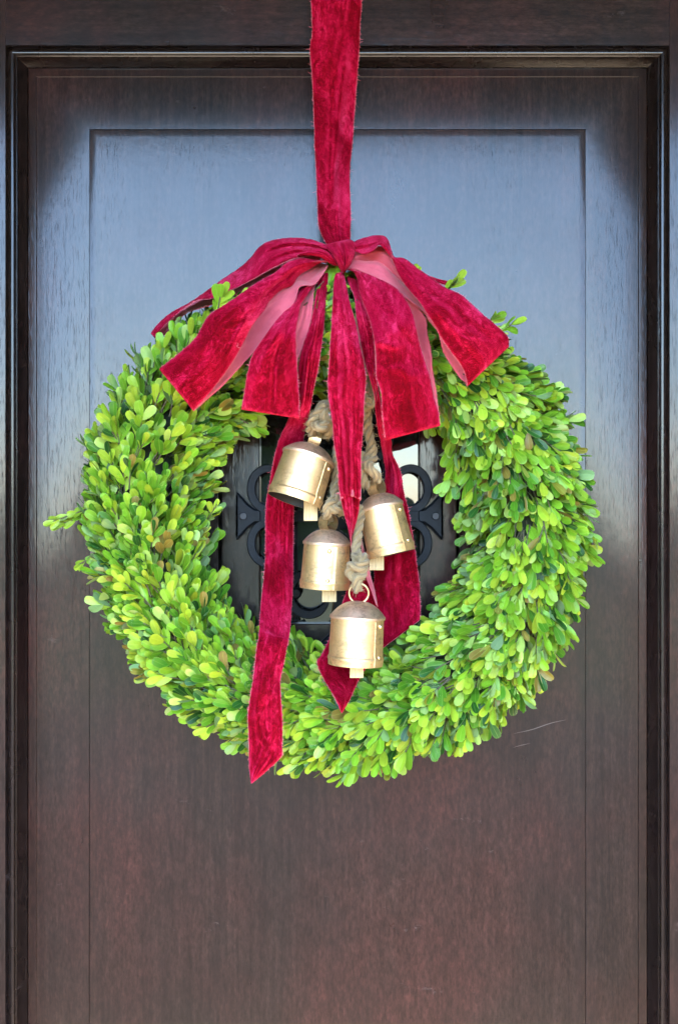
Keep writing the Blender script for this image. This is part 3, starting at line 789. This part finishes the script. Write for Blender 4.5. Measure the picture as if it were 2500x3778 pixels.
# short loop on the right
A = zB3([(215,335),(285,380),(325,550),(398,740),(437,920),(450,1060),(452,1200),(490,1330),(500,1500),(522,1678)])
B = zB3([(245,325),(385,372),(565,455),(645,520),(722,640),(762,760),(792,900),(832,1040),(882,1200),(912,1350),(950,1480),(962,1568)])
A2 = zB3([(528,1675),(520,1500),(500,1300),(470,1000),(420,700),(300,400)])
B2 = zB3([(958,1560),(934,1320),(904,1150),(892,1000),(862,850),(842,720),(740,600),(500,400)])
ribbon('loop', [(A, B, [(0,.092,.10),(.2,.140,.135),(.45,.184,.176),(.75,.178,.170),(1,.160,.158)]), (A2, B2, [(0,.126,.126),(.4,.132,.136),(.8,.120,.125),(1,.085,.085)])], seed=9.2, wrinkle=.0030, camber=.007,
       folds=[(0,.45,.02,.56,.55,.004,.10),(0,.25,.3,.6,.85,-.003,.08),(0,.62,.3,.75,.8,.003,.15)], nT=28)
# big loop on the right: pink inside of its back layer first, then the velvet front
A = zB3([(578,185),(598,235),(680,247),(790,332),(890,400),(1000,478),(1120,532),(1205,602),(1300,690),(1420,790),(1500,868),(1517,930)])
B = zB3([(560,190),(602,310),(655,420),(722,510),(802,600),(864,700),(932,800),(965,872),(1052,1000),(1122,1090),(1166,1180),(1182,1243)])
A2 = zB3([(1505,925),(1400,830),(1200,660),(1000,560),(850,500),(700,400),(610,300),(560,205),(480,150),(390,180),(310,195),(265,205)])
B2 = zB3([(1168,1246),(1120,1205),(1042,1090),(988,1000),(962,900),(942,832),(882,760),(832,682),(762,622),(702,575),(642,522),(560,462),(470,412),(380,378),(300,340),(228,325)])
ribbon('loop', [(A, B, [(0,.118,.122),(.15,.130,.140),(.5,.172,.182),(.8,.174,.182),(1,.160,.162)]), (A2, B2, [(0,.128,.128),(.3,.118,.132),(.6,.112,.140),(.8,.105,.128),(1,.094,.100)])], seed=10.4, wrinkle=.0022, camber=.005,
       folds=[(0,.3,.5,.95,.25,-.003,.09),(0,.5,.75,1,.55,.003,.08),(1,.55,.45,1,.52,-.007,.10),(1,.6,.2,1,.2,.004,.1)], nT=28)
# its turned-up top by the knot
A = zB3([(262,120),(300,100),(370,76),(450,60),(522,70),(552,108),(575,180),(590,250)])
B = zB3([(262,190),(300,200),(360,212),(425,188),(462,145),(492,150),(530,190),(575,255)])
ribbon('loop', [(A, B, [(0,.080,.095),(.3,.085,.120),(.6,.085,.128),(.85,.112,.124),(1,.120,.124)])], seed=11.5, wrinkle=.0020, camber=.006,
       folds=[(0,.0,.7,.6,.6,-.006,.12)], nT=22, fray=(False,False))
# sliver of the loop's far end peeping out at the right
A = zB3([(860,380),(930,405),(1030,430)]); B = zB3([(900,440),(960,450),(1010,465)])
ribbon('loop', [(A, B, [(0,.075),(1,.07)])], seed=12.1, wrinkle=.001, nT=8, fray=(False,True))
# knot
A = zB1([(520,305),(470,335),(500,400),(560,470),(618,560),(655,640),(690,705),(720,735)])
B = zB1([(800,245),(885,275),(905,340),(893,470),(850,580),(815,640),(785,690),(750,730)])
ribbon('knot', [(A, B, [(0,.070,.070),(.2,.092,.092),(.55,.106,.104),(.85,.098,.098),(1,.080,.080)])], seed=13.6, wrinkle=.0024, camber=.016,
       folds=[(0,.0,.52,.9,.55,-.013,.07),(0,.0,.2,.8,.45,-.008,.07),(0,0,.75,.7,.72,.003,.09)], nT=30, fray=(False,False))
# gathered tuck between knot and left loops
A = zB1([(150,400),(300,372),(430,390),(520,440),(600,520),(632,590)])
B = zB1([(60,492),(230,480),(380,500),(480,560),(560,610),(640,640)])
ribbon('tuck', [(A, B, [(0,.110,.118),(.5,.118,.122),(1,.100,.096)])], seed=14.2, wrinkle=.002, camber=.005, folds=[(0,.0,.4,1,.5,-.004,.12)], nT=16, fray=(False,False))

# ------------------------------------------------------------------ bells
def gold_mat(name, c1, c2, dark, rough):
    m, nt, b, out = new_mat(name)
    tc = N(nt, 'ShaderNodeTexCoord'); pos = tc.outputs['Object']
    n1 = nz(nt, pos, (55,55,55), 4, .6); n2 = nz(nt, pos, (120,120,170), 7, .8, 0, (4,2,1)); n3 = nz(nt, pos, (38,38,24), 3, .6, 0, (7,7,2))
    c = mixc(nt, ramp(nt, n1, [(.35,0),(.65,1)]), c1, c2)
    pat = math_(nt, 'MULTIPLY', ramp(nt, n2, [(.46,0),(.66,1)]), ramp(nt, n3, [(.42,0),(.58,1)]))
    c = mixc(nt, math_(nt, 'MULTIPLY', pat, .75), c, dark)
    nt.links.new(c, b.inputs['Base Color'])
    b.inputs['Metallic'].default_value = .92
    rr = N(nt, 'ShaderNodeMapRange', i_1=.3, i_2=.7, i_3=rough-.05, i_4=rough+.08); nt.links.new(n2, rr.inputs[0])
    nt.links.new(rr.outputs[0], b.inputs['Roughness'])
    n4 = nz(nt, pos, (70,70,70), 2, .5, 0, (1,9,2))
    bump(nt, n2, .12, .0006, b, bump(nt, n4, .25, .0016, None))
    return m
GOLD = gold_mat('aged_gold', (.76,.53,.26), (.66,.43,.19), (.22,.14,.07), .52)
LID = gold_mat('brown_gold', (.80,.57,.38), (.62,.42,.27), (.26,.17,.11), .52)
STRAP = gold_mat('bright_gold', (.80,.57,.30), (.70,.46,.24), (.3,.18,.1), .32)
INNER_DARK = plain('dark_inside', (.012,.010,.009), .6, .3)  # inner faces coloured near-black so the open mouth reads dark
def clapper_mat():
    m, nt, b, out = new_mat('pale_wood')
    tc = N(nt, 'ShaderNodeTexCoord'); n = nz(nt, tc.outputs['Object'], (900,900,40), 4, .65); n2 = nz(nt, tc.outputs['Object'], (700,700,60), 3, .6, 0, (3,3,3))
    c = mixc(nt, ramp(nt, n, [(.35,0),(.65,1)]), (.40,.27,.12), (.62,.47,.25))
    c = mixc(nt, ramp(nt, n2, [(.64,0),(.70,.6)]), c, (.16,.10,.05))
    nt.links.new(c, b.inputs['Base Color']); b.inputs['Roughness'].default_value = .7; bump(nt, n, .4, .0008, b); return m
CLAP = clapper_mat()

def lathe(prof, n=72, z0=0):
    V = [(r*math.cos(2*math.pi*j/n), r*math.sin(2*math.pi*j/n), z) for r, z in prof for j in range(n)]
    F = [(i*n+j, i*n+(j+1)%n, (i+1)*n+(j+1)%n, (i+1)*n+j) for i in range(len(prof)-1) for j in range(n)]
    return V, F
def child(name, V, F, mat, parent, smooth=True, auto=35, loc=None, rot=None):
    me = bpy.data.meshes.new(name); me.from_pydata([tuple(v) for v in V], [], F); me.materials.append(mat)
    bm = bmesh.new(); bm.from_mesh(me); bmesh.ops.recalc_face_normals(bm, faces=bm.faces); bm.to_mesh(me); bm.free()
    me.polygons.foreach_set('use_smooth', [smooth]*len(me.polygons))
    if auto: me.set_sharp_from_angle(angle=R(auto))
    o = bpy.data.objects.new(name, me); COL.objects.link(o); o.parent = parent
    if loc: o.location = loc
    if rot: o.rotation_euler = rot
    return o

def bell(rim_c, d, r_top, r_bot, h, dome, roll, pitch, seam_deg, hanger, label, clap, strap_deg=0):
    """rim_c: photo pixel of the middle of the lid's rim; sizes in photo pixels; roll: lean in the picture; pitch: mouth towards the viewer"""
    k = (CAM_D-d)/CAM_D*PX
    e = tag(empty('bell', P(rim_c[0], rim_c[1], d)), label, 'bell', 'gold metal bells hanging on the jute rope')
    e.rotation_mode = 'QUATERNION'
    M = Matrix.Rotation(R(roll), 3, 'Y') @ Matrix.Rotation(R(pitch), 3, 'X')
    e.rotation_quaternion = M.to_quaternion()
    rt, rb, H, dm = r_top*k, r_bot*k, h*k, dome*k
    wob = lambda V, s: [(x*(1+.010*noise.noise(Vector((x*40,y_*40,z_*30+s)))), y_*(1+.010*noise.noise(Vector((x*40+9,y_*40,z_*30+s)))), z_) for x,y_,z_ in V]
    band_z = -H*.82
    prof = [(rt*.97,0)]
    for t in np.linspace(0,1,8): prof.append((rt*.972+(rb*.985-rt*.972)*t, -.002+(band_z+.002+.0012)*t))
    prof += [(rb*.985, band_z+.0008),(rb*1.014, band_z-.0003),(rb*1.030, band_z-.0016),(rb*1.026, band_z-.0027),(rb*1.004, band_z-.0042),(rb*1.0,-H+.0008),(rb*.997,-H),(rb*.978,-H)]
    V, F = lathe(prof); body = child('body', wob(V, rim_c[0]), F, GOLD, e)
    V, F = lathe([(rb*.978,-H),(rb*.962,-H+.0015),(rb*.955,band_z),(rt*.93,-.004),(rt*.2,-.001),(.00001,-.001)]); child('inside', wob(V, rim_c[0]), F, INNER_DARK, e)
    lp = [(rt*.972,-.0024),(rt*1.015,-.0022),(rt*1.03,-.0008),(rt*1.02,.0005),(rt*.99,.0012)]
    for t in np.linspace(0,1,14)[1:]:
        lp.append((rt*.99*(1-t*.97), .0012 + dm*(1-(1-t*.97)**2.5)))
    lp.append((0.0001, .0012+dm*1.0))
    V, F = lathe(lp); child('lid', V, F, LID, e)
    # side seam with two rivets
    sa = R(-90+seam_deg); ra = .0
    zs = np.linspace(-.003, -H+.0004, 18); Vs = []; wv = 5*k
    for z in zs:
        rr = np.interp(-z, [0, -band_z-.0016, -band_z, -band_z+.0045, H], [rt*.972, rb*.986, rb*1.028, rb*1.004, rb*1.0])
        for dw, dr in ((-wv*1.2,.0000),(-wv*.9,.0009),(0,.0008),(wv*10,.00035),(wv*10.2,-.0003)):
            aa = sa + dw/rr; Vs.append(((rr+dr)*math.cos(aa), (rr+dr)*math.sin(aa), z))
    Fs = [(i*5+j,i*5+j+1,(i+1)*5+j+1,(i+1)*5+j) for i in range(len(zs)-1) for j in range(4)]
    child('seam', Vs, Fs, GOLD, e)
    for z, rr in ((-H*.16, rt+(rb-rt)*.16), (-H*.80, rb*.99)):
        aa = sa + wv*4.6/rr
        rvp = [(.00001,.0017),(.0010,.0016),(.0017,.0011),(.0021,.0003),(.0022,-.0012)]
        V, F = lathe(rvp, 14)
        o = child('rivet', V, F, STRAP, e)
        rr_ = rr*.985; o.location = (rr_*math.cos(aa)*1.012, rr_*math.sin(aa)*1.012, z)
        o.rotation_euler = Vector((math.cos(aa), math.sin(aa), 0)).to_track_quat('Z','Y').to_euler()
    # hanger
    if hanger == 'strap':
        wv2 = 22*k; Rv = 27*k; V = []
        path = [(Rv*1.0*math.sin(a)*.95, dm + Rv*.9 - Rv*math.cos(a)*1.12) for a in np.linspace(-math.pi*.94, math.pi*.94, 28)]
        path = [(Rv*math.sin(a), dm*.98 + Rv*1.02 + Rv*1.06*math.cos(a)) for a in np.linspace(-math.pi*.93, math.pi*.93, 28)]
        th_ = .0009
        for i, (y_, z_) in enumerate(path):
            nn = Vector((y_, z_ - dm*.98 - Rv*1.02)).normalized()
            for xx, tt in ((-wv2,0),(wv2,0),(wv2,th_),(-wv2,th_)): V.append((xx, y_+nn.x*tt, z_+nn.y*tt))
        F = [(i*4+j,i*4+(j+1)%4,(i+1)*4+(j+1)%4,(i+1)*4+j) for i in range(len(path)-1) for j in range(4)] + [(0,1,2,3), tuple(range(len(V)-4,len(V)))]
        o = child('hanger_strap', V, F, STRAP, e, auto=40); o.rotation_euler = (0,0,R(strap_deg))
    else:
        q = MB(); rr = 36*k
        q.tube([(rr*math.sin(a), .0006*math.sin(a*1.5), dm + rr*.92 - rr*math.cos(a)) for a in np.linspace(0.06, 2*math.pi-.06, 40)], .0010, 8)
        child('hanger_ring', q.v, q.f, STRAP, e, auto=60)
    # wooden clapper hangs plumb
    cu, c0, c1, cw = clap
    inv = M.inverted(); cpos = P(cu, (c0+c1)/2, d-.004) - e.location
    w_, t_, hh = cw*k/2, .0045, (c1-c0)*k/2
    q = MB(); q.box((-w_,-t_,-hh),(w_,t_,hh+.025))
    o = child('clapper', q.v, q.f, CLAP, e, False, None)
    o.location = inv @ cpos; o.rotation_mode = 'QUATERNION'; o.rotation_quaternion = inv.to_quaternion()
    bv = o.modifiers.new('soft edge','BEVEL'); bv.width = .0006; bv.segments = 2
    return e
c = zB7([(845,925)])[0]
bell(c, .100, 98, 101, 174, 46, 18.2, -9, 48, 'strap', 'gold bell highest on the rope, tilted left with its dark mouth showing', (zB7([(878,0)])[0][0], 1855, zB7([(0,1980)])[0][1], 51), 4)
c = zA3([(600,592)])[0]
bell(c, .095, 87, 91, 169, 46, 3.2, 1, -8, 'strap', 'smallest upright gold bell left of the rope knot, centre rivets', (zA3([(616,0)])[0][0], 2165, zA3([(0,1019)])[0][1], 53), -42)
c = zA3([(986,330)])[0]
bell(c, .095, 83, 88, 182, 44, -13.0, -4, 36, 'strap', 'gold bell leaning right in front of the red right tail', (zA3([(957,0)])[0][0], 2040, zA3([(0,790)])[0][1], 53), -38)
c = zA3([(821,1125)])[0]
bell(c, .150, 100, 101, 178, 52, 2.9, 0, 44, 'ring', 'lowest gold bell, hanging from a thin wire ring above the leaves', (zA3([(813,0)])[0][0], 2440, zA3([(0,1566)])[0][1], 50))

# ------------------------------------------------------------------ jute rope with its knots
m, nt, b, out = new_mat('jute')
uvn = N(nt, 'ShaderNodeUVMap'); geo = N(nt, 'ShaderNodeNewGeometry')
f1 = nz(nt, uvn.outputs[0], (1500,160,1), 4, .7, .5); f2 = nz(nt, geo.outputs['Position'], (90,90,90), 3, .6)
c = mixc(nt, ramp(nt, f1, [(.3,0),(.7,1)]), (.15,.090,.034), (.50,.355,.165)); c = mixc(nt, ramp(nt, f2, [(.4,0),(.7,.5)]), c, (.28,.19,.09))
nt.links.new(c, b.inputs['Base Color']); b.inputs['Roughness'].default_value = .9; b.inputs['Sheen Weight'].default_value = .13
bump(nt, f1, .8, .0012, b); JUTE = m
rope = tag(empty('jute_rope', P(1280, 1560, .09)), 'thick knotted jute rope with a frayed end holding the bells', 'rope')
def rope_path(name, pts, rad, hairs=60, taper=1.0, seed=1):
    """pts: (u, v, depth); three twisted strands and loose fibres"""
    w3 = [P(*p) for p in pts]
    L = sum((w3[i+1]-w3[i]).length for i in range(len(w3)-1)); n = max(12, int(L/.0011))
    c = [Vector(q) for q in catmull([tuple(q) for q in w3], n)]
    q = MB(); rs = random.Random(seed)
    t = [(c[min(i+1,n-1)]-c[max(i-1,0)]).normalized() for i in range(n)]
    nr = Vector((0,-1,0)); fr = []
    if abs(t[0].y) > .8: nr = Vector((1,0,0))
    for i in range(n):
        nr = (nr - t[i]*nr.dot(t[i])).normalized(); fr.append((nr, t[i].cross(nr)))
    pitch = rad*5.6
    for s in range(3):
        pts_, rd = [], []
        for i in range(n):
            a = 2*math.pi*(s/3 + i*L/n/pitch); rr = rad*(.54+.07*noise.noise(Vector((i*.2,s,seed))))
            pts_.append(c[i] + (fr[i][0]*math.cos(a)+fr[i][1]*math.sin(a))*rr); rd.append(rad*(.50+.12*noise.noise(Vector((i*.15,s*3,seed+2)))))
        q.tube(pts_, rd, 10)
    o = q.obj(name, JUTE, rope, True, uv=True)
    h = MB()
    for _ in range(hairs*3):
        i = rs.randrange(n); a = rs.uniform(0,2*math.pi); dv = fr[i][0]*math.cos(a)+fr[i][1]*math.sin(a)
        p = c[i]+dv*rad*.9; al = t[i]*rs.gauss(0,.9); L_ = rs.uniform(.0015,.0055)
        g_ = rs.gauss(0,.5)
        h.tube([p, p+(dv+al).normalized()*L_*.5, p+(dv+al).normalized()*L_*.5+(dv*.4+al+t[i]*g_+Vector((0,0,-.3))).normalized()*L_*.6], [.00020,.00016,.00008], 3, 0, False)
    hh = h.obj('fibres', JUTE, o, False, uv=True); hh['kind'] = 'stuff'
    return o
R1_ = .0052
def q7(x,y,d): a = zB7([(x,y)])[0]; return (a[0],a[1],d)
def q4(x,y,d): a = zB4([(x,y)])[0]; return (a[0],a[1],d)
def q3(x,y,d): a = zA3([(x,y)])[0]; return (a[0],a[1],d)
# branch to the highest bell: up and over, knotted round its strap
rope_path('branch', [q4(720,480,.110),q4(560,560,.112),q4(430,560,.112),q4(380,680,.113),q4(370,800,.114),q4(420,890,.117),q4(470,820,.121),q4(450,700,.122)], R1_, 40, seed=1)
rope_path('knot', [q4(470,560,.118),q4(390,640,.120),q4(290,770,.120),q4(258,860,.116),q4(265,960,.108),q4(300,985,.098)], R1_*.95, 50, seed=2)
rope_path('knot', [q4(470,600,.118),q4(450,720,.124),q4(500,800,.120),q4(525,880,.114),q4(510,960,.108),q4(470,1010,.098)], R1_*.95, 50, seed=3)
rope_path('knot', [q4(300,830,.118),q4(350,880,.126),q4(420,890,.128),q4(480,830,.122)], R1_*.9, 30, seed=4)
# branch to the small bell
rope_path('branch', [q4(700,1000,.090),q4(640,1250,.086),q4(625,1450,.086),q4(625,1650,.088),q4(605,1760,.094),q4(610,1880,.104),q4(660,1985,.110),q4(600,2080,.112),q4(520,2060,.108)], R1_*.95, 50, seed=5)
rope_path('knot', [q4(640,1930,.104),q4(560,1960,.112),q4(500,2040,.114),q4(500,2130,.110), q3(600,400,.100), q3(612,435,.092)], R1_*.95, 50, seed=6)
rope_path('knot', [q4(560,2050,.114),q4(640,2080,.116),q3(690,350,.108),q3(700,385,.096)], R1_*.85, 30, seed=7)
# branch to the right-hand bell
rope_path('branch', [q4(1060,560,.105),q4(1075,760,.100),q4(1085,950,.100),q4(1130,1120,.100),q4(1110,1270,.102),q4(1050,1380,.104),q4(1040,1480,.106)], R1_*1.0, 50, seed=8)
rope_path('knot', [q4(1150,1180,.098),q4(1150,1330,.102),q4(1080,1430,.112),q4(1130,1520,.112),q4(1200,1580,.106),q4(1215,1660,.100)], R1_*.95, 50, seed=9)
rope_path('knot', [q4(1020,1260,.100),q4(1020,1420,.104),q4(1010,1560,.104),q4(1030,1680,.100),q4(1080,1740,.094)], R1_*.95, 40, seed=10)
# branch to the lowest bell
rope_path('branch', [q3(850,330,.105),q3(832,440,.110),q3(818,560,.116),q3(808,660,.124),q3(815,740,.134)], R1_*.95, 40, seed=11)
rope_path('knot', [q3(800,700,.130),q3(850,690,.140),q3(868,730,.148),q3(830,770,.154),q3(775,760,.150),q3(768,810,.146),q3(800,850,.150),q3(845,830,.152)], R1_*1.0, 60, seed=12)
rope_path('knot', [q3(862,750,.146),q3(858,810,.150),q3(820,850,.154),q3(815,900,.154),q3(822,945,.152)], R1_*.9, 60, seed=13)
# knot with the frayed end, high between the tails
rope_path('knot', [q4(1040,640,.100),q4(1080,560,.112),q4(1160,540,.118),q4(1150,470,.120),q4(1080,470,.118),q4(1060,400,.116)], R1_*1.0, 60, seed=14)
h = MB(); rs = random.Random(31)
for _ in range(420):
    a = P(*q4(1075+rs.gauss(0,22), 400+rs.gauss(0,26), .116)); b2 = P(*q4(rs.uniform(1090,1265), rs.choice((rs.uniform(200,330), rs.uniform(300,440))), rs.uniform(.112,.132)))
    if rs.random() < .3: b2 = P(*q4(rs.uniform(1060,1190), rs.uniform(150,260), rs.uniform(.112,.128)))
    mid_ = a.lerp(b2,.5) + Vector((rs.gauss(0,.001), -.002, rs.gauss(0,.0012)))
    h.tube([a, mid_, b2], [.0009,.0006,.0002], 4, 0, False)
o = h.obj('frayed_end', JUTE, rope, True, uv=True); o['kind'] = 'stuff'

# ------------------------------------------------------------------ leaves: the 300 that show largest become parts, the rest one mass
ribV = []; ribF = []
for Vo, Fo in OCC:
    bb = len(ribV); ribV += [tuple(v) for v in Vo]; ribF += [tuple(x+bb for x in f) for f in Fo]
cloth = BVHTree.FromPolygons(ribV, ribF)
eye = Vector(cam_o.location)
def pierces(lf):
    va, M, c_ = lf
    for x, y_ in ((0,0),(0,.33),(0,.66),(0,1),(-.25,.66),(.25,.66)):
        p = M @ Vector((x, y_, 0)); dv = (p-eye).normalized()
        h1 = cloth.ray_cast(p, dv, .028)
        if h1[0] is not None: return True
    h2 = cloth.ray_cast(M @ Vector((0,0,0)), (M @ Vector((0,1,0)) - M @ Vector((0,0,0))).normalized(), M.to_scale().x)
    return h2[0] is not None
leaves = [lf for k_, lf in enumerate(leaves) if k_ >= n_body or not pierces(lf)]
nl = len(leaves)
allV = []; allF = []; vid = []
for i, (va, M, c_) in enumerate(leaves):
    Vn, Fn, uvn_ = LEAFV[va]
    Mn = np.array(M); W_ = Vn @ Mn[:3,:3].T + Mn[:3,3]
    # keep blades off the door
    W_[:,1] = np.minimum(W_[:,1], -.006)
    allV.append(W_)
VV = np.concatenate(allV); nvl = LEAFV[0][0].shape[0]
FF = np.array(LEAFV[0][1]); FA = (FF[None] + (np.arange(nl)*nvl)[:,None,None]).reshape(-1,4)
occV = []; occF = []; base = len(VV)
for Vo, Fo in OCC:
    occV += [tuple(v) for v in Vo]; occF += [tuple(x+base for x in f) for f in Fo]; base += len(Vo)
tree = BVHTree.FromPolygons([tuple(v) for v in VV] + occV, [tuple(f) for f in FA.tolist()] + occF)
co = Vector(cam_o.location); npl = len(FF); score = np.zeros(nl)
for i in range(nl):
    W_ = allV[i]
    cen = Vector(W_.mean(axis=0)); 
    pr_ = (W_[:,[0,2]]) / (W_[:,1:2] + CAM_D)
    ext = np.ptp(pr_,axis=0); 
    ids = [2*5+2, 4*5+1, 4*5+3, 5*5+2, 6*5+2, 3*5+2, 5*5+0, 5*5+4, 3*5+1, 3*5+3]
    hit = 0
    for k_ in ids:
        p = Vector(W_[k_]); dv = (p-co); dist = dv.length
        loc, nn, idx, ds = tree.ray_cast(co, dv/dist, dist-.0006)
        if idx is None or (idx < nl*npl and idx//npl == i): hit += 1
    a3 = pr_[5*5+0]-pr_[5*5+4]; a4 = pr_[0]-pr_[-3]
    score[i] = hit*abs(a3[0]*a4[1]-a3[1]*a4[0])
top = set(np.argsort(-score)[:300].tolist())
leaf_mesh = []
for k_, (Vn, Fn, uvl) in enumerate(LEAFV):
    me = bpy.data.meshes.new('leaf'); me.from_pydata([tuple(v) for v in Vn], [], Fn); me.materials.append(LEAF_O)
    ul = me.uv_layers.new(name='UVMap'); li = np.empty(len(me.loops), dtype=np.int32); me.loops.foreach_get('vertex_index', li)
    ul.data.foreach_set('uv', uvl.astype(np.float32)[li].ravel()); me.polygons.foreach_set('use_smooth', [True]*len(me.polygons)); leaf_mesh.append(me)
T0 = Matrix.Translation(-C0)
for i in sorted(top):
    va, M, c_ = leaves[i]
    o = bpy.data.objects.new('leaf', leaf_mesh[va]); COL.objects.link(o); o.parent = wreath
    o.matrix_local = T0 @ M; o.color = (*c_, 1)
rest = [i for i in range(nl) if i not in top]
RV = np.concatenate([allV[i] for i in rest]); RF = (FF[None] + (np.arange(len(rest))*nvl)[:,None,None]).reshape(-1,4)
RU = np.concatenate([LEAFV[leaves[i][0]][2] for i in rest]); RC = np.repeat(np.array([[*leaves[i][2],1] for i in rest]), nvl, axis=0)
me = bpy.data.meshes.new('foliage')
me.vertices.add(len(RV)); me.vertices.foreach_set('co', (RV - np.array(C0)).astype(np.float32).ravel())
me.loops.add(RF.size); me.loops.foreach_set('vertex_index', RF.astype(np.int32).ravel())
me.polygons.add(len(RF)); me.polygons.foreach_set('loop_start', np.arange(0, RF.size, 4, dtype=np.int32))
me.polygons.foreach_set('use_smooth', [True]*len(RF)); me.materials.append(LEAF_S); me.update(calc_edges=True)
ul = me.uv_layers.new(name='UVMap'); ul.data.foreach_set('uv', RU.astype(np.float32)[RF.ravel()].ravel())
ca = me.color_attributes.new('tint', 'FLOAT_COLOR', 'POINT'); ca.data.foreach_set('color', RC.astype(np.float32).ravel())
o = bpy.data.objects.new('foliage', me); COL.objects.link(o); o.parent = wreath; o['kind'] = 'stuff'
st = stems.obj('twigs', STEM, wreath, True); st['kind'] = 'stuff'
print('leaves', nl)
